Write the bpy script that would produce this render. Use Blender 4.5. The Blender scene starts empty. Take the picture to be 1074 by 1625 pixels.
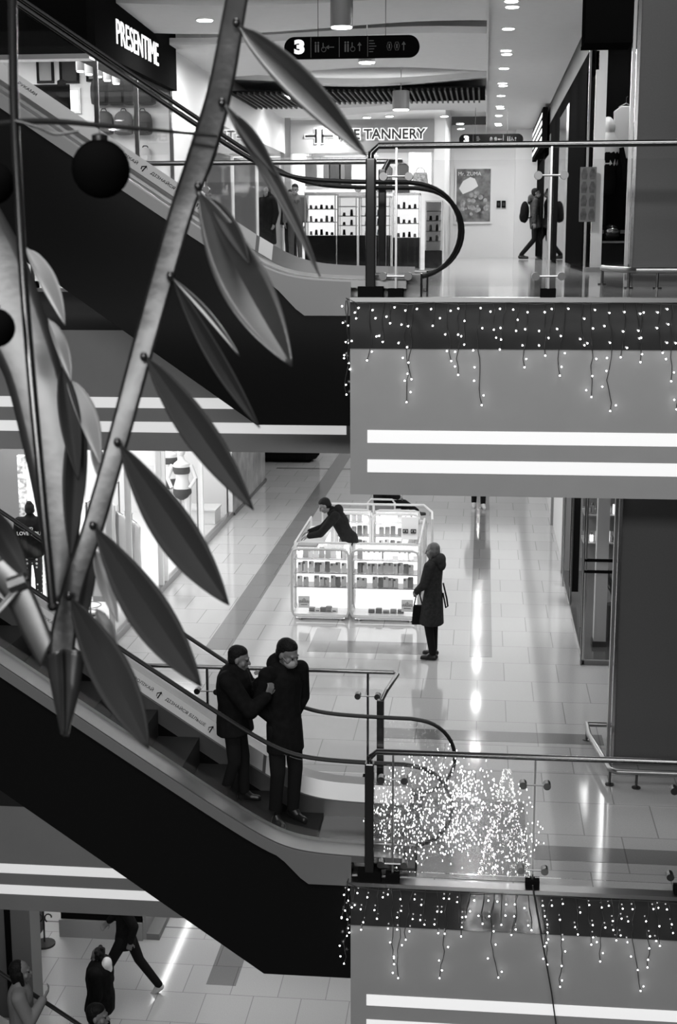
import bpy, bmesh, math, random
from math import sin, cos, pi, radians, sqrt
from mathutils import Vector, Matrix, Quaternion
random.seed(7)
SC = bpy.context.scene
COL = SC.collection
# ---------------------------------------------------------------- camera, sky, atrium light, exposure
CAMZ = 5.43
cd = bpy.data.cameras.new('camera'); cam = bpy.data.objects.new('camera', cd); COL.objects.link(cam)
PITCH, YAW, ROLL = radians(11.086), radians(6.005), radians(-0.14)
FW = Vector((-sin(YAW)*cos(PITCH), cos(YAW)*cos(PITCH), -sin(PITCH)))
RT = Vector((cos(YAW), sin(YAW), 0)); UP = RT.cross(FW)
RT, UP = cos(ROLL)*RT + sin(ROLL)*UP, -sin(ROLL)*RT + cos(ROLL)*UP
cam.matrix_world = Matrix(((RT.x, UP.x, -FW.x, 0), (RT.y, UP.y, -FW.y, 0), (RT.z, UP.z, -FW.z, CAMZ), (0, 0, 0, 1)))
cd.sensor_fit = 'VERTICAL'; cd.sensor_height = 36; cd.sensor_width = 36*1074/1625
FPX = 2178.5; cd.lens = FPX/1625*36
cd.clip_start = 0.05; cd.clip_end = 200
cd.dof.use_dof = True; cd.dof.focus_distance = 13.0; cd.dof.aperture_fstop = 5.0
SC.camera = cam
SC.view_settings.view_transform = 'Standard'; SC.view_settings.look = 'None'
SC.view_settings.gamma = 1.0; SC.view_settings.use_curve_mapping = False
SC.view_settings.exposure = 0.0
w = bpy.data.worlds.new('atrium_air'); SC.world = w; w.use_nodes = True
w.node_tree.nodes['Background'].inputs[0].default_value = (1, 1, 1, 1)
w.node_tree.nodes['Background'].inputs[1].default_value = 0.035
def area(name, loc, size, energy, rot=(0, 0, 0), shape='RECTANGLE', sy=None):
    l = bpy.data.lights.new(name, 'AREA'); l.shape = shape; l.size = size
    if sy: l.size_y = sy
    l.energy = energy; o = bpy.data.objects.new(name, l); COL.objects.link(o)
    o.location = loc; o.rotation_euler = rot; return o
area('added_overhead_fill', (-1, 1.0, 17.5), 9, 1900, (0, 0, 0), sy=8)  # broad overhead fill added to light the slab faces
area('added_front_fill', (-2, -6.3, 8.0), 9, 900, (radians(68), 0, 0), sy=0.8)  # unseen frontal fill added behind the viewer to brighten the slab faces
area('added_lowest_floor_fill', (-3, 19, -1.63), 7, 110, (0, 0, 0), sy=9)  # soft fill added under the hidden ceiling in place of separate lamps
area('added_middle_floor_fill', (-1.8, 28, 3.37), 6, 460, (0, 0, 0), sy=29)  # wide weak fill added for even floor brightness without hard streaks
# rows of downlights of the three corridors: (floor level, ceiling height, x, first y, step, count, power)
LIGHT_ROWS = [(0, 3.36, -0.02, 15.2, 2.6, 11, 7),
              (5, 8.56, 0.29, 19.3, 2.4, 9, 70), (5, 8.35, -3.9, 19.5, 3.0, 6, 60),
              (-5, -1.64, -4.2, 15.2, 0.45, 14, 3.5)]
for z0, zc, x, y0, st, n, e in LIGHT_ROWS:
    for i in range(n):
        area('downlight_lamp', (x, y0+i*st, zc-0.03), 0.14, e, shape='DISK')

# ---------------------------------------------------------------- helpers
def at(x, y, Y):
    d = RT*(x-537)/FPX - UP*(y-812.5)/FPX + FW
    return Vector((0, 0, CAMZ)) + d*(Y/d.y)
def deep(x, y, D):
    d = RT*(x-537)/FPX - UP*(y-812.5)/FPX + FW
    return Vector((0, 0, CAMZ)) + d*D
class MB:
    def __init__(s): s.v = []; s.f = []; s.m = []
    def add(s, vs, fs, mi=0):
        n = len(s.v); s.v += [tuple(v) for v in vs]
        s.f += [tuple(i+n for i in f) for f in fs]; s.m += [mi]*len(fs); return s
    def box(s, a, b, mi=0):
        x0, x1 = sorted((a[0], b[0])); y0, y1 = sorted((a[1], b[1])); z0, z1 = sorted((a[2], b[2]))
        return s.add([(x0,y0,z0),(x1,y0,z0),(x1,y1,z0),(x0,y1,z0),(x0,y0,z1),(x1,y0,z1),(x1,y1,z1),(x0,y1,z1)],
              [(0,3,2,1),(4,5,6,7),(0,1,5,4),(1,2,6,5),(2,3,7,6),(3,0,4,7)], mi)
    def prism(s, poly, axis, a, b, mi=0):
        """polygon of 2-D points pushed along an axis: 'y' -> (x,z), 'x' -> (y,z), 'z' -> (x,y)"""
        def p(u, v, t): return {'y': (u, t, v), 'x': (t, u, v), 'z': (u, v, t)}[axis]
        n = len(poly); vs = [p(u, v, a) for u, v in poly] + [p(u, v, b) for u, v in poly]
        fs = [tuple(range(n)), tuple(range(2*n-1, n-1, -1))] + [(i, i+n, (i+1) % n+n, (i+1) % n) for i in range(n)]
        return s.add(vs, fs, mi)
    def strip(s, top, bot, axis, a, b, mi=0):
        """solid between two polylines with the same count of points"""
        n = len(top)
        def p(u, v, t): return {'y': (u, t, v), 'x': (t, u, v), 'z': (u, v, t)}[axis]
        vs = []
        for i in range(n): vs += [p(*top[i], a), p(*bot[i], a), p(*top[i], b), p(*bot[i], b)]
        fs = []
        for i in range(n-1):
            q = 4*i; r = q+4
            fs += [(q, q+1, r+1, r), (q+2, r+2, r+3, q+3), (q, r, r+2, q+2), (q+1, q+3, r+3, r+1)]
        fs += [(0, 2, 3, 1), (4*n-4, 4*n-3, 4*n-1, 4*n-2)]
        return s.add(vs, fs, mi)
    def tube(s, pts, r, n=8, mi=0, cap=True, flat=1.0):
        pts = [Vector(p) for p in pts]; k = len(pts); rs = r if isinstance(r, (list, tuple)) else [r]*k
        u = None; vs = []
        for i, p in enumerate(pts):
            t = (pts[min(i+1, k-1)]-pts[max(i-1, 0)])
            t = t.normalized() if t.length > 1e-9 else Vector((0, 0, 1))
            if u is None:
                u = t.cross(Vector((0, 0, 1)) if abs(t.z) < .9 else Vector((1, 0, 0))).normalized()
            u = (u - t*u.dot(t)).normalized(); v = t.cross(u)
            for j in range(n):
                a = 2*pi*j/n; vs.append(p + u*cos(a)*rs[i] + v*sin(a)*rs[i]*flat)
        fs = [(i*n+j, i*n+(j+1) % n, (i+1)*n+(j+1) % n, (i+1)*n+j) for i in range(k-1) for j in range(n)]
        if cap: fs += [tuple(range(n-1, -1, -1)), tuple(range((k-1)*n, k*n))]
        return s.add(vs, fs, mi)
    def lathe(s, c, prof, n=16, mi=0):
        """profile of (radius, z) turned about the vertical through c"""
        vs = [(c[0]+r*cos(2*pi*j/n), c[1]+r*sin(2*pi*j/n), c[2]+z) for r, z in prof for j in range(n)]
        k = len(prof)
        fs = [(i*n+j, i*n+(j+1) % n, (i+1)*n+(j+1) % n, (i+1)*n+j) for i in range(k-1) for j in range(n)]
        fs += [tuple(range(n-1, -1, -1)), tuple(range((k-1)*n, k*n))]
        return s.add(vs, fs, mi)
    def ball(s, c, r, n=10, mi=0, sc=(1, 1, 1)):
        m = max(4, n//2); vs = [(c[0], c[1], c[2]-r*sc[2])]
        for i in range(1, m):
            a = -pi/2+pi*i/m
            for j in range(n): vs.append((c[0]+r*sc[0]*cos(a)*cos(2*pi*j/n), c[1]+r*sc[1]*cos(a)*sin(2*pi*j/n), c[2]+r*sc[2]*sin(a)))
        vs.append((c[0], c[1], c[2]+r*sc[2])); L = len(vs)-1
        fs = [(0, 1+(j+1) % n, 1+j) for j in range(n)]
        for i in range(m-2):
            q = 1+i*n; fs += [(q+j, q+(j+1) % n, q+n+(j+1) % n, q+n+j) for j in range(n)]
        q = 1+(m-2)*n; fs += [(q+j, q+(j+1) % n, L) for j in range(n)]
        return s.add(vs, fs, mi)
    def build(s, name, mat, parent=None, smooth=False, bevel=0):
        me = bpy.data.meshes.new(name); me.from_pydata(s.v, [], s.f)
        for m in (mat if isinstance(mat, (list, tuple)) else [mat]): me.materials.append(m)
        me.polygons.foreach_set('material_index', s.m)
        bm = bmesh.new(); bm.from_mesh(me); bmesh.ops.recalc_face_normals(bm, faces=bm.faces); bm.to_mesh(me); bm.free()
        if smooth:
            me.polygons.foreach_set('use_smooth', [True]*len(me.polygons))
        o = bpy.data.objects.new(name, me); COL.objects.link(o)
        if smooth:
            try: me.set_sharp_from_angle(angle=radians(40))
            except Exception: pass
        if bevel:
            b = o.modifiers.new('edge', 'BEVEL'); b.width = bevel; b.segments = 2; b.limit_method = 'ANGLE'
        if parent is not None: adopt(o, parent)
        return o
def adopt(o, parent, local=False):
    o.parent = parent
    if not local: o.matrix_parent_inverse = parent.matrix_basis.inverted()
    return o
def tag(o, label, cat, group=None, kind=None):
    if label: o['label'] = label
    if cat: o['category'] = cat
    if group: o['group'] = group
    if kind: o['kind'] = kind
    return o
def thing(name, label, cat, loc=(0, 0, 0), group=None, rz=0):
    o = bpy.data.objects.new(name, None); o.empty_display_size = .1; COL.objects.link(o)
    o.location = loc; o.rotation_euler = (0, 0, rz); return tag(o, label, cat, group)
def struct(o):
    o['kind'] = 'structure'; return o
def twin(o, off=(0, 0, 0), label=None, parent=None):
    """copy of a thing with copies of its parts and their sub-parts"""
    c = o.copy(); COL.objects.link(c)
    if parent is not None: c.parent = parent
    else: c.location = o.location + Vector(off)
    if label: c['label'] = label
    for ch in list(o.children): twin(ch, parent=c)
    return c
ORD = ['first', 'second', 'third', 'fourth', 'fifth', 'sixth', 'seventh', 'eighth', 'ninth', 'tenth', 'eleventh', 'twelfth', 'thirteenth', 'fourteenth',
       'fifteenth', 'sixteenth', 'seventeenth', 'eighteenth', 'nineteenth', 'twentieth', 'twenty-first', 'twenty-second', 'twenty-third', 'twenty-fourth',
       'twenty-fifth', 'twenty-sixth', 'twenty-seventh', 'twenty-eighth', 'twenty-ninth', 'thirtieth']
def mat(name, g, rough=.5, metal=0, spec=.5, emit=0, noise=0, nscale=8, alpha=None, coat=0, bump=0, aniso=0):
    m = bpy.data.materials.new(name); m.use_nodes = True; nt = m.node_tree; b = nt.nodes['Principled BSDF']
    c = (g, g, g, 1) if not isinstance(g, tuple) else (*g, 1)
    b.inputs['Base Color'].default_value = c; b.inputs['Roughness'].default_value = rough
    b.inputs['Metallic'].default_value = metal; b.inputs['Specular IOR Level'].default_value = spec
    b.inputs['Coat Weight'].default_value = coat
    if emit: b.inputs['Emission Color'].default_value = (1, 1, 1, 1); b.inputs['Emission Strength'].default_value = emit
    if noise or bump:
        tc = nt.nodes.new('ShaderNodeTexCoord'); n = nt.nodes.new('ShaderNodeTexNoise'); n.inputs['Scale'].default_value = nscale
        n.inputs['Detail'].default_value = 5
        nt.links.new(tc.outputs['Object'], n.inputs['Vector'])
        if noise:
            r = nt.nodes.new('ShaderNodeMapRange'); r.inputs['From Min'].default_value = .3; r.inputs['From Max'].default_value = .7
            r.inputs['To Min'].default_value = c[0]*(1-noise); r.inputs['To Max'].default_value = c[0]*(1+noise)
            nt.links.new(n.outputs['Fac'], r.inputs['Value']); nt.links.new(r.outputs['Result'], b.inputs['Base Color'])
        if bump:
            bp = nt.nodes.new('ShaderNodeBump'); bp.inputs['Strength'].default_value = bump; bp.inputs['Distance'].default_value = .02
            nt.links.new(n.outputs['Fac'], bp.inputs['Height']); nt.links.new(bp.outputs['Normal'], b.inputs['Normal'])
    return m
def glass_mat(name, tint=.97, refl=.5, rough=0.02):
    """thin architectural pane: clear with a Fresnel sheen"""
    m = bpy.data.materials.new(name); m.use_nodes = True; nt = m.node_tree; nt.nodes.clear()
    o = nt.nodes.new('ShaderNodeOutputMaterial'); t = nt.nodes.new('ShaderNodeBsdfTransparent'); g = nt.nodes.new('ShaderNodeBsdfGlossy')
    t.inputs[0].default_value = (tint, tint, tint, 1); g.inputs['Roughness'].default_value = rough
    f = nt.nodes.new('ShaderNodeFresnel'); f.inputs['IOR'].default_value = 1.45
    k = nt.nodes.new('ShaderNodeMath'); k.operation = 'MULTIPLY'; k.inputs[1].default_value = refl
    mx = nt.nodes.new('ShaderNodeMixShader')
    nt.links.new(f.outputs[0], k.inputs[0]); nt.links.new(k.outputs[0], mx.inputs[0]); nt.links.new(t.outputs[0], mx.inputs[1]); nt.links.new(g.outputs[0], mx.inputs[2])
    nt.links.new(mx.outputs[0], o.inputs[0]); return m
def tile_mat(name, g, w, h, off=.5, rough=.12, gap=.6, rot=0, spec=.5, mortar=.006):
    m = mat(name, g, rough, spec=spec); nt = m.node_tree; b = nt.nodes['Principled BSDF']
    tc = nt.nodes.new('ShaderNodeTexCoord'); mp = nt.nodes.new('ShaderNodeMapping'); br = nt.nodes.new('ShaderNodeTexBrick')
    mp.inputs['Rotation'].default_value = (0, 0, rot)
    br.offset = off; br.inputs['Scale'].default_value = 1; br.inputs['Brick Width'].default_value = w; br.inputs['Row Height'].default_value = h
    br.inputs['Mortar Size'].default_value = mortar; br.inputs['Mortar Smooth'].default_value = 0; br.inputs['Bias'].default_value = 0
    br.inputs['Color1'].default_value = (g*.95,)*3+(1,); br.inputs['Color2'].default_value = (g*1.05,)*3+(1,); br.inputs['Mortar'].default_value = (g*gap,)*3+(1,)
    n = nt.nodes.new('ShaderNodeTexNoise'); n.inputs['Scale'].default_value = 60; n.inputs['Detail'].default_value = 4
    mr = nt.nodes.new('ShaderNodeMapRange'); mr.inputs['To Min'].default_value = .88; mr.inputs['To Max'].default_value = 1.12
    vm = nt.nodes.new('ShaderNodeVectorMath'); vm.operation = 'SCALE'
    nt.links.new(tc.outputs['Object'], mp.inputs['Vector']); nt.links.new(mp.outputs[0], br.inputs['Vector']); nt.links.new(tc.outputs['Object'], n.inputs['Vector'])
    nt.links.new(n.outputs['Fac'], mr.inputs['Value']); nt.links.new(br.outputs['Color'], vm.inputs[0]); nt.links.new(mr.outputs[0], vm.inputs['Scale'])
    nt.links.new(vm.outputs[0], b.inputs['Base Color']); return m
M = dict(
    fascia=mat('fascia_paint', .33, .55, noise=.03, nscale=3), soffit=mat('white_plaster', .62, .7), ceil=mat('ceiling_paint', .55, .8, noise=.02),
    band=mat('dark_gloss_glass', .035, .06, spec=.6), strip=mat('light_strip_diffuser', .8, .5, emit=.5), lip=mat('slab_lip_steel', .35, .3, metal=1),
    tile=tile_mat('polished_floor_tile', .43, .68, .76, rough=.085), inlay=tile_mat('dark_floor_inlay', .19, .68, .76), tile_low=tile_mat('polished_tile_lower', .44, .68, .76),
    pillar=tile_mat('grey_stone_cladding', .115, 4.0, 1.28, off=0, rough=.38, gap=.35, rot=0), steel=mat('brushed_steel', .32, .3, metal=1), steel_dark=mat('dark_steel', .12, .3, metal=1),
    chrome=mat('polished_steel', .34, .18, metal=1), glass=glass_mat('clear_glass', .975, .55), glass_shop=glass_mat('shop_glass', .97, .12), glass_dim=glass_mat('tinted_glass', .8, 1.0),
    black=mat('black_lacquer', .007, .6, spec=0), black_matte=mat('black_matte', .008, .8, spec=0), rubber=mat('handrail_rubber', .008, .5, spec=.3), truss=mat('escalator_cladding_black', .006, .13, spec=.45),
    white=mat('white_wall_paint', .72, .6), white_gloss=mat('white_lacquer', .75, .25), grey=mat('grey_wall_paint', .28, .6), dgrey=mat('dark_grey_panel', .05, .6, spec=.1), mgrey=mat('mid_grey_panel', .16, .45),
    glow=mat('lit_display_panel', .9, .5, emit=1.3), cove=mat('cove_light_tube', .9, .5, emit=7), glow_soft=mat('soft_lit_panel', .85, .5, emit=.9), rail_steel=mat('handrail_steel', .16, .22, metal=.95), lamp=mat('lamp_lens', .9, .4, emit=14), bulb=mat('fairy_bulb', .9, .4, emit=11),
    bulb_bright=mat('bright_fairy_bulb', .9, .4, emit=40), wire=mat('light_string_wire', .03, .5), letter=mat('lit_letter', .8, .4, emit=.8), letter_black=mat('black_letter', .006, .3), print_white=mat('white_print', .75, .5), gloss_sign=mat('black_sign_panel', .012, .6, spec=0), letter_reflected=mat('reflected_letter', .7, .4, emit=.5), mirror_dark=mat('dark_mirror_glass', .05, .04, metal=.0, spec=1.0, coat=1),
    food=mat('food_print', .13, .5, noise=.75, nscale=5), food_light=mat('food_print_light', .3, .5, noise=.5, nscale=9), shop_floor=mat('shop_floor_white', .6, .2), dark_floor=mat('dark_shop_floor', .06, .15), marble=mat('veined_marble', .22, .35, noise=.55, nscale=2.2), wares=mat('packed_wares', .5, .5, noise=.9, nscale=14),
    pale_cloth=mat('pale_grey_cloth', .42, .7), bikini=mat('bikini_cloth', .05, .6), case_white=mat('white_case', .88, .4), case_clear=mat('clear_case', .72, .2), white_tube=mat('white_tube', .6, .3), shirt_white=mat('white_hood_cloth', .6, .8), pale_dim=mat('pale_grey_jumper', .16, .8), polka=None, sign_dim=mat('dim_sign_print', .16, .5), shelf_lit=mat('glass_shelf_edge', .30, .2), soft_grey_panel=mat('pale_grey_panel', .45, .5, emit=.12),
)
def tex_obj(body, size, name, m, parent=None, depth=.004, origin=(0, 0, 0), rot=(pi/2, 0, 0), align='CENTER', sx=1.0, bold=0, space=1.0):
    """lettering as a mesh: lies in the plane given by rot, extruded by depth"""
    c = bpy.data.curves.new(name, 'FONT'); c.body = body; c.size = size; c.extrude = depth; c.align_x = align; c.align_y = 'CENTER'; c.offset = bold; c.space_character = space; c.resolution_u = 3
    t = bpy.data.objects.new('tmp', c); COL.objects.link(t)
    dg = bpy.context.evaluated_depsgraph_get(); me = bpy.data.meshes.new_from_object(t.evaluated_get(dg)); me.name = name
    bpy.data.objects.remove(t); bpy.data.curves.remove(c)
    from mathutils import Euler
    me.transform(Matrix.Translation(Vector(origin)) @ Euler(rot).to_matrix().to_4x4() @ Matrix.Diagonal((sx, 1, 1, 1)))
    me.materials.clear(); me.materials.append(m); o = bpy.data.objects.new(name, me); COL.objects.link(o)
    if parent is not None: adopt(o, parent)
    return o

def polka_mat():
    m = mat('polka_dot_cloth', .012, .8); nt = m.node_tree; b = nt.nodes['Principled BSDF']
    tc = nt.nodes.new('ShaderNodeTexCoord'); v = nt.nodes.new('ShaderNodeTexVoronoi'); v.inputs['Scale'].default_value = 15; v.inputs['Randomness'].default_value = .25
    r = nt.nodes.new('ShaderNodeMath'); r.operation = 'LESS_THAN'; r.inputs[1].default_value = .27
    k = nt.nodes.new('ShaderNodeMapRange'); k.inputs['To Min'].default_value = .012; k.inputs['To Max'].default_value = .7
    nt.links.new(tc.outputs['Object'], v.inputs['Vector']); nt.links.new(v.outputs['Distance'], r.inputs[0]); nt.links.new(r.outputs[0], k.inputs['Value']); nt.links.new(k.outputs[0], b.inputs['Base Color']); return m
M['polka'] = polka_mat()
# ---------------------------------------------------------------- building shell
XE = -1.06          # edge of the landings beside the escalator well
def floor_plate(z, m):
    mb = MB(); mb.prism([(XE, 11.0), (7, 11.0), (7, 44), (-14, 44), (-14, 13.2), (XE, 13.2)], 'z', z-.25, z); return struct(mb.build('floor', m))
floor_plate(0, M['tile']); floor_plate(5, M['tile'])
struct(MB().box((-14, 9.5, -5.25), (7, 30, -5)).build('floor', M['tile_low']))
# trims round the slab edges of each storey
def fascia(z):
    for nm, x0, x1, y in (('near', XE, 7, 11.0), ('far', -14, XE, 13.2)):
        struct(MB().box((x0, y, z-1.587), (x1, y+.22, z-.40)).build('trim_1', M['fascia']))
        struct(MB().box((x0, y-.006, z-.40), (x1, y+.2, z-.03)).build('trim_2', M['band']))
        struct(MB().box((x0, y-.02, z-.03), (x1, y+.1, z+.006)).build('trim_3', M['lip']))
        a, b = (x0+.14, x1) if nm == 'near' else (x0, x1-.25)
        for zz in (-1.056, -1.297):
            s = MB().box((a, y-.004, z+zz-.105), (b, y+.03, z+zz)).build('trim_4', M['strip']); struct(s)
    struct(MB().box((XE, 11.2, z-1.587), (XE+.2, 13.4, z-.004)).build('trim_5', M['fascia']))
for z in (0, 5, 10): fascia(z)
# gallery on the other side of the atrium, only seen mirrored in glass and steel
for z in (0, 5, 10):
    struct(MB().box((-14, -8.3, z-1.587), (9, -8, z)).build('trim_6', M['fascia']))
    for zz in (-1.056, -1.297):
        struct(MB().box((-14, -8, z+zz-.105), (9, -7.97, z+zz)).build('trim_7', M['strip']))
    struct(MB().box((-14, -20, z-1.3), (9, -8.3, z-1.2)).build('ceiling', M['soffit']))
    struct(MB().box((-14, -20, z), (9, -19.8, z+3.6)).build('wall_opposite', M['dgrey']))
# ceilings above floors one and two (hidden from here by the slab edges)
def ceiling(z, y1):
    struct(MB().prism([(XE+.2, 11.22), (7, 11.22), (7, y1), (-14, y1), (-14, 13.42), (XE+.2, 13.42)], 'z', z, z+.1).build('ceiling', M['ceil']))
ceiling(-1.6, 30); ceiling(3.4, 44)
# floor inlays
def inlay(x0, y0, x1, y1, z=0):
    struct(MB().box((x0, y0, z), (x1, y1, z+.003)).build('trim_8', M['inlay']))
inlay(-3.71, 17.72, -3.36, 44); inlay(-.11, 17.72, .19, 44); inlay(XE, 14.55, 1.4, 14.87); inlay(.53, 11.6, 7, 11.9)
inlay(-2.3, 17.75, -1.95, 18.9); inlay(-1.95, 17.75, -.7, 18.3)
for k in range(3): inlay(-3.79+k*2.9, 17.72, -3.36+k*2.9, 30, -5)
inlay(-14, 19.3, -2, 19.33, -5)
# ---- far walls, sides and ceiling
struct(MB().box((-14, 44, 0), (7, 44.3, 3.4)).build('wall_back', M['white']))
struct(MB().box((-14, 30, -5), (7, 30.3, -1.6)).build('wall_back', M['grey']))
struct(MB().box((-1.3, 41, 5), (7, 41.3, 8.75)).build('wall_back', M['white']))
struct(MB().box((.82, 40.6, 5), (2.3, 41, 8.6)).build('wall_back', M['white']))
# grey stone pillar with a steel edge on every floor
for z in (0, 5):
    p = MB().box((1.445, 14.0, z+.0), (5.5, 14.14, z+3.4)).build('wall_right', M['pillar']); struct(p)
struct(MB().box((1.445, 14.0, 8.4), (5.5, 14.14, 9.6)).build('wall_right', M['pillar']))
for k, x in enumerate((1.415, 1.375)):
    struct(MB().box((x, 13.96+k*.03, .0), (x+.03, 14.05+k*.03, 9.6)).build('trim_9', M['chrome'] if k == 0 else M['steel']))
# ceiling of the upper floor: flat run by the shopfronts, higher plain field over the wavy panels
struct(MB().box((0.0, 17.5, 8.58), (7, 41, 8.7)).build('ceiling', M['ceil']))
struct(MB().box((-14, 13.4, 8.98), (0.0, 41, 9.1)).build('ceiling', M['white']))
struct(MB().box((0.0, 13.4, 8.9), (7, 17.6, 9.1)).build('ceiling', M['ceil']))
struct(MB().box((-.03, 17.4, 8.5), (0.0, 41, 9.0)).build('trim_10', M['ceil']))
WAVES = [(15.9, 17.3, .0), (18.6, 20.9, 1.2), (22.0, 26.2, 2.6), (27.6, 31.2, .6), (32.4, 34.6, 2.0)]
for y0, y1, ph in WAVES:
    mb = MB(); n = 40; v = []; f = []
    for i in range(n+1):
        x = -8+8*i/n
        w0 = .16*sin(x*.95+ph); w1 = .16*sin(x*.95+ph+.9)
        for y, ww, zz in ((y0+w0*1.4, w0, 0), (y0+w0*1.4, w0, .10), (y1+w1, w1, .10), (y1+w1, w1, 0)): v.append((x, y, 8.52+ww*.55+zz))
    for i in range(n):
        q = 4*i
        for a in range(4): f.append((q+a, q+(a+1) % 4, q+4+(a+1) % 4, q+4+a))
    f += [(0, 1, 2, 3), (4*n, 4*n+3, 4*n+2, 4*n+1)]
    mb.add(v, f); o = mb.build('ceiling', M['ceil'], smooth=True); struct(o)
    mb = MB(); pts = []
    for i in range(n+1):
        x = -8+8*i/n; w1 = .16*sin(x*.95+ph+.9); pts.append((x, y1+w1-.12, 8.70+w1*.55))
    mb.tube(pts, .022, 6); struct(mb.build('trim_11', M['cove']))
# ---------------------------------------------------------------- escalators
SLOPE, XB = .67, -1.65
def prof(x):
    h = XB-x; return SLOPE*.5*(h+sqrt(h*h+.07))
XS = [-.62, -.8, -1.0, -1.15] + [-1.3-.07*i for i in range(14)] + [-2.4-.6*i for i in range(13)]
def escalator(z0, label, words=True):
    t = thing('escalator', label, 'escalator', (XE, 11.9, z0), group=None)
    def L(dz, xs=XS): return [(x, z0+dz+prof(x)) for x in xs]
    xs2 = [XE-.004]+[x for x in XS if x < XE-.05]
    bot = [(x, z0+(-.98+.70*max(0, -1.85-x))) for x in xs2]
    i0 = min(range(len(xs2)), key=lambda i: abs(xs2[i]+1.85)); xs2[i0] = -1.85
    bot = [(x, z0+(-.98+.70*max(0, -1.85-x))) for x in xs2]
    mb = MB().strip(L(.13, xs2), bot, 'y', 11.12, 11.20); mb.strip(L(-.40, xs2), bot, 'y', 11.20, 12.72)
    mb.strip(L(.13, xs2), bot, 'y', 12.66, 12.74)
    mb.build('truss', M['truss'], t)
    lo = [(x, z0+min(prof(x)+.055, -.085+1.05*max(0, -1.46-x))) for x in xs2]
    MB().strip(L(.165, xs2), lo, 'y', 11.095, 11.13).build('outer_panel', M['esc_panel'], t)
    for y0, y1, yin, ysk in ((11.10, 11.34, 11.44, 11.47), (12.74, 12.48, 12.38, 12.35)):
        lo_ = y0 < 12; hd = .03 if lo_ else 0
        d = MB().strip(L(.18 if lo_ else .24), L(.12 if lo_ else .17), 'y', y0, y1)
        n = len(XS); v = []
        for x in XS:
            p = z0+prof(x); v += [(x, y1, p+(.21 if lo_ else .27)), (x, yin, p+.13), (x, ysk, p+.13), (x, ysk, p-.06), (x, y1, p-.06)]
        f = [(5*i+a, 5*i+(a+1) % 5, 5*i+5+(a+1) % 5, 5*i+5+a) for i in range(n-1) for a in range(5)]
        d.add(v, f, 0); o = d.build('deck', [M['deck']], t, smooth=True)
    for y in (11.32, 12.5):
        gx = [.0+(-.21)] + XS; top = []; bo = []
        for x in gx:
            top.append((x, z0+.93+prof(x) if x < -.5 else z0+.60)); bo.append((x, z0+.24+prof(x)))
        arc = [(-.57+.34*sin(a), z0+.58+.34*cos(a)) for a in [pi*k/14 for k in range(15)]]
        MB().strip(L(.92), L(.17), 'y', y-.006, y+.006).build('balustrade_glass', M['glass'], t)
        MB().prism(arc+[(-.62, z0+.24), (-.62, z0+.92)], 'y', y-.006, y+.006).build('balustrade_glass', M['glass'], t)
        rail = [(x, y, z0+.955+prof(x)) for x in reversed(XS)]
        rail += [(-.57+.37*sin(a), y, z0+.585+.37*cos(a)) for a in [pi*k/20 for k in range(1, 20)]]
        rail += [(-.66, y, z0+.215), (-.85, y, z0+.22)]
        MB().tube(rail, .027, 8, flat=.7).build('handrail', M['rubber'], t, smooth=True)
        MB().box((-.95, y-.05, z0), (-.50, y+.05, z0+.25)).build('newel_base', M['steel_dark'], t, bevel=.015)
    for i in range(15):
        x1 = -1.45-.4*i; zt = z0+max(0, prof(x1-.2)-.05)
        MB().box((x1-.44, 11.48, zt-.36), (x1, 12.34, zt)).build('step', M['step'], t)
    MB().box((-1.45, 11.47, z0-.05), (.48, 12.36, z0+.008)).box((XE, 11.14, z0-.0), (.48, 11.47, z0+.008)).box((XE, 12.36, z0), (.48, 12.86, z0+.008)).build('landing_plate', M['plate'], t)
    # printed band on the sloping inner deck of the far side
    if words:
        ang = math.atan(SLOPE); tilt = Vector((0, .10, .14)).normalized()
        al = Vector((cos(ang), 0, -sin(ang))); nrm = al.cross(tilt)
        if nrm.y > 0: nrm = -nrm
        tl = nrm.cross(al); R = Matrix((al, tl, nrm)).transposed().to_4x4()
        def band(x0, x1, m, h=.155, off=.004):
            k = max(1, int(abs(x1-x0)/.12)); v = []
            for i in range(k+1):
                x = x0+(x1-x0)*i/k
                for s, o_ in ((0, off), (1, off), (1, off+.002), (0, off+.002)): v.append(Vector((x, 12.38+.10*s*h/.155, z0+prof(x)+.13+.14*s*h/.155))+nrm*o_)
            f = [(4*i+a, 4*i+(a+1) % 4, 4*i+4+(a+1) % 4, 4*i+4+a) for i in range(k) for a in range(4)]+[(0, 1, 2, 3), (4*k+3, 4*k+2, 4*k+1, 4*k)]
            return MB().add(v, f)
        b = band(-6.5, -2.05, M['print_white']).build('message_band', M['print_grey'], t)
        band(-2.02, -1.9, M['print_white']).build('message_band', M['print_white'], t)
        for s, x in (('РУКАМИ', -4.1), ('НЕ ЗВОЛІКАЙ', -3.25), ('ДІЗНАЙСЯ БІЛЬШЕ', -2.80)):
            p = Vector((x, 12.43, z0+prof(x)+.20))+nrm*.009
            o = tex_obj(s, .048, 'lettering', M['letter_black'], None, depth=.0015, rot=(0, 0, 0)); 
            o.data.transform(Matrix.Translation(p) @ R); adopt(o, b)
        for x in (-3.05, -2.55):                                     # small pictogram between the words
            p = Vector((x, 12.43, z0+prof(x)+.20))+nrm*.009
            mb = MB().tube([(-.02, -.03, 0), (-.03, .0, 0), (0, .035, 0), (.03, .0, 0), (.0, -.02, 0)], .006, 5).tube([(0, .03, 0), (0, -.045, 0)], .006, 5)
            mb.v = [tuple((Matrix.Translation(p) @ R) @ Vector(q)) for q in mb.v]; o = mb.build('pictogram', M['letter_black'], b)
    return t
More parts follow.
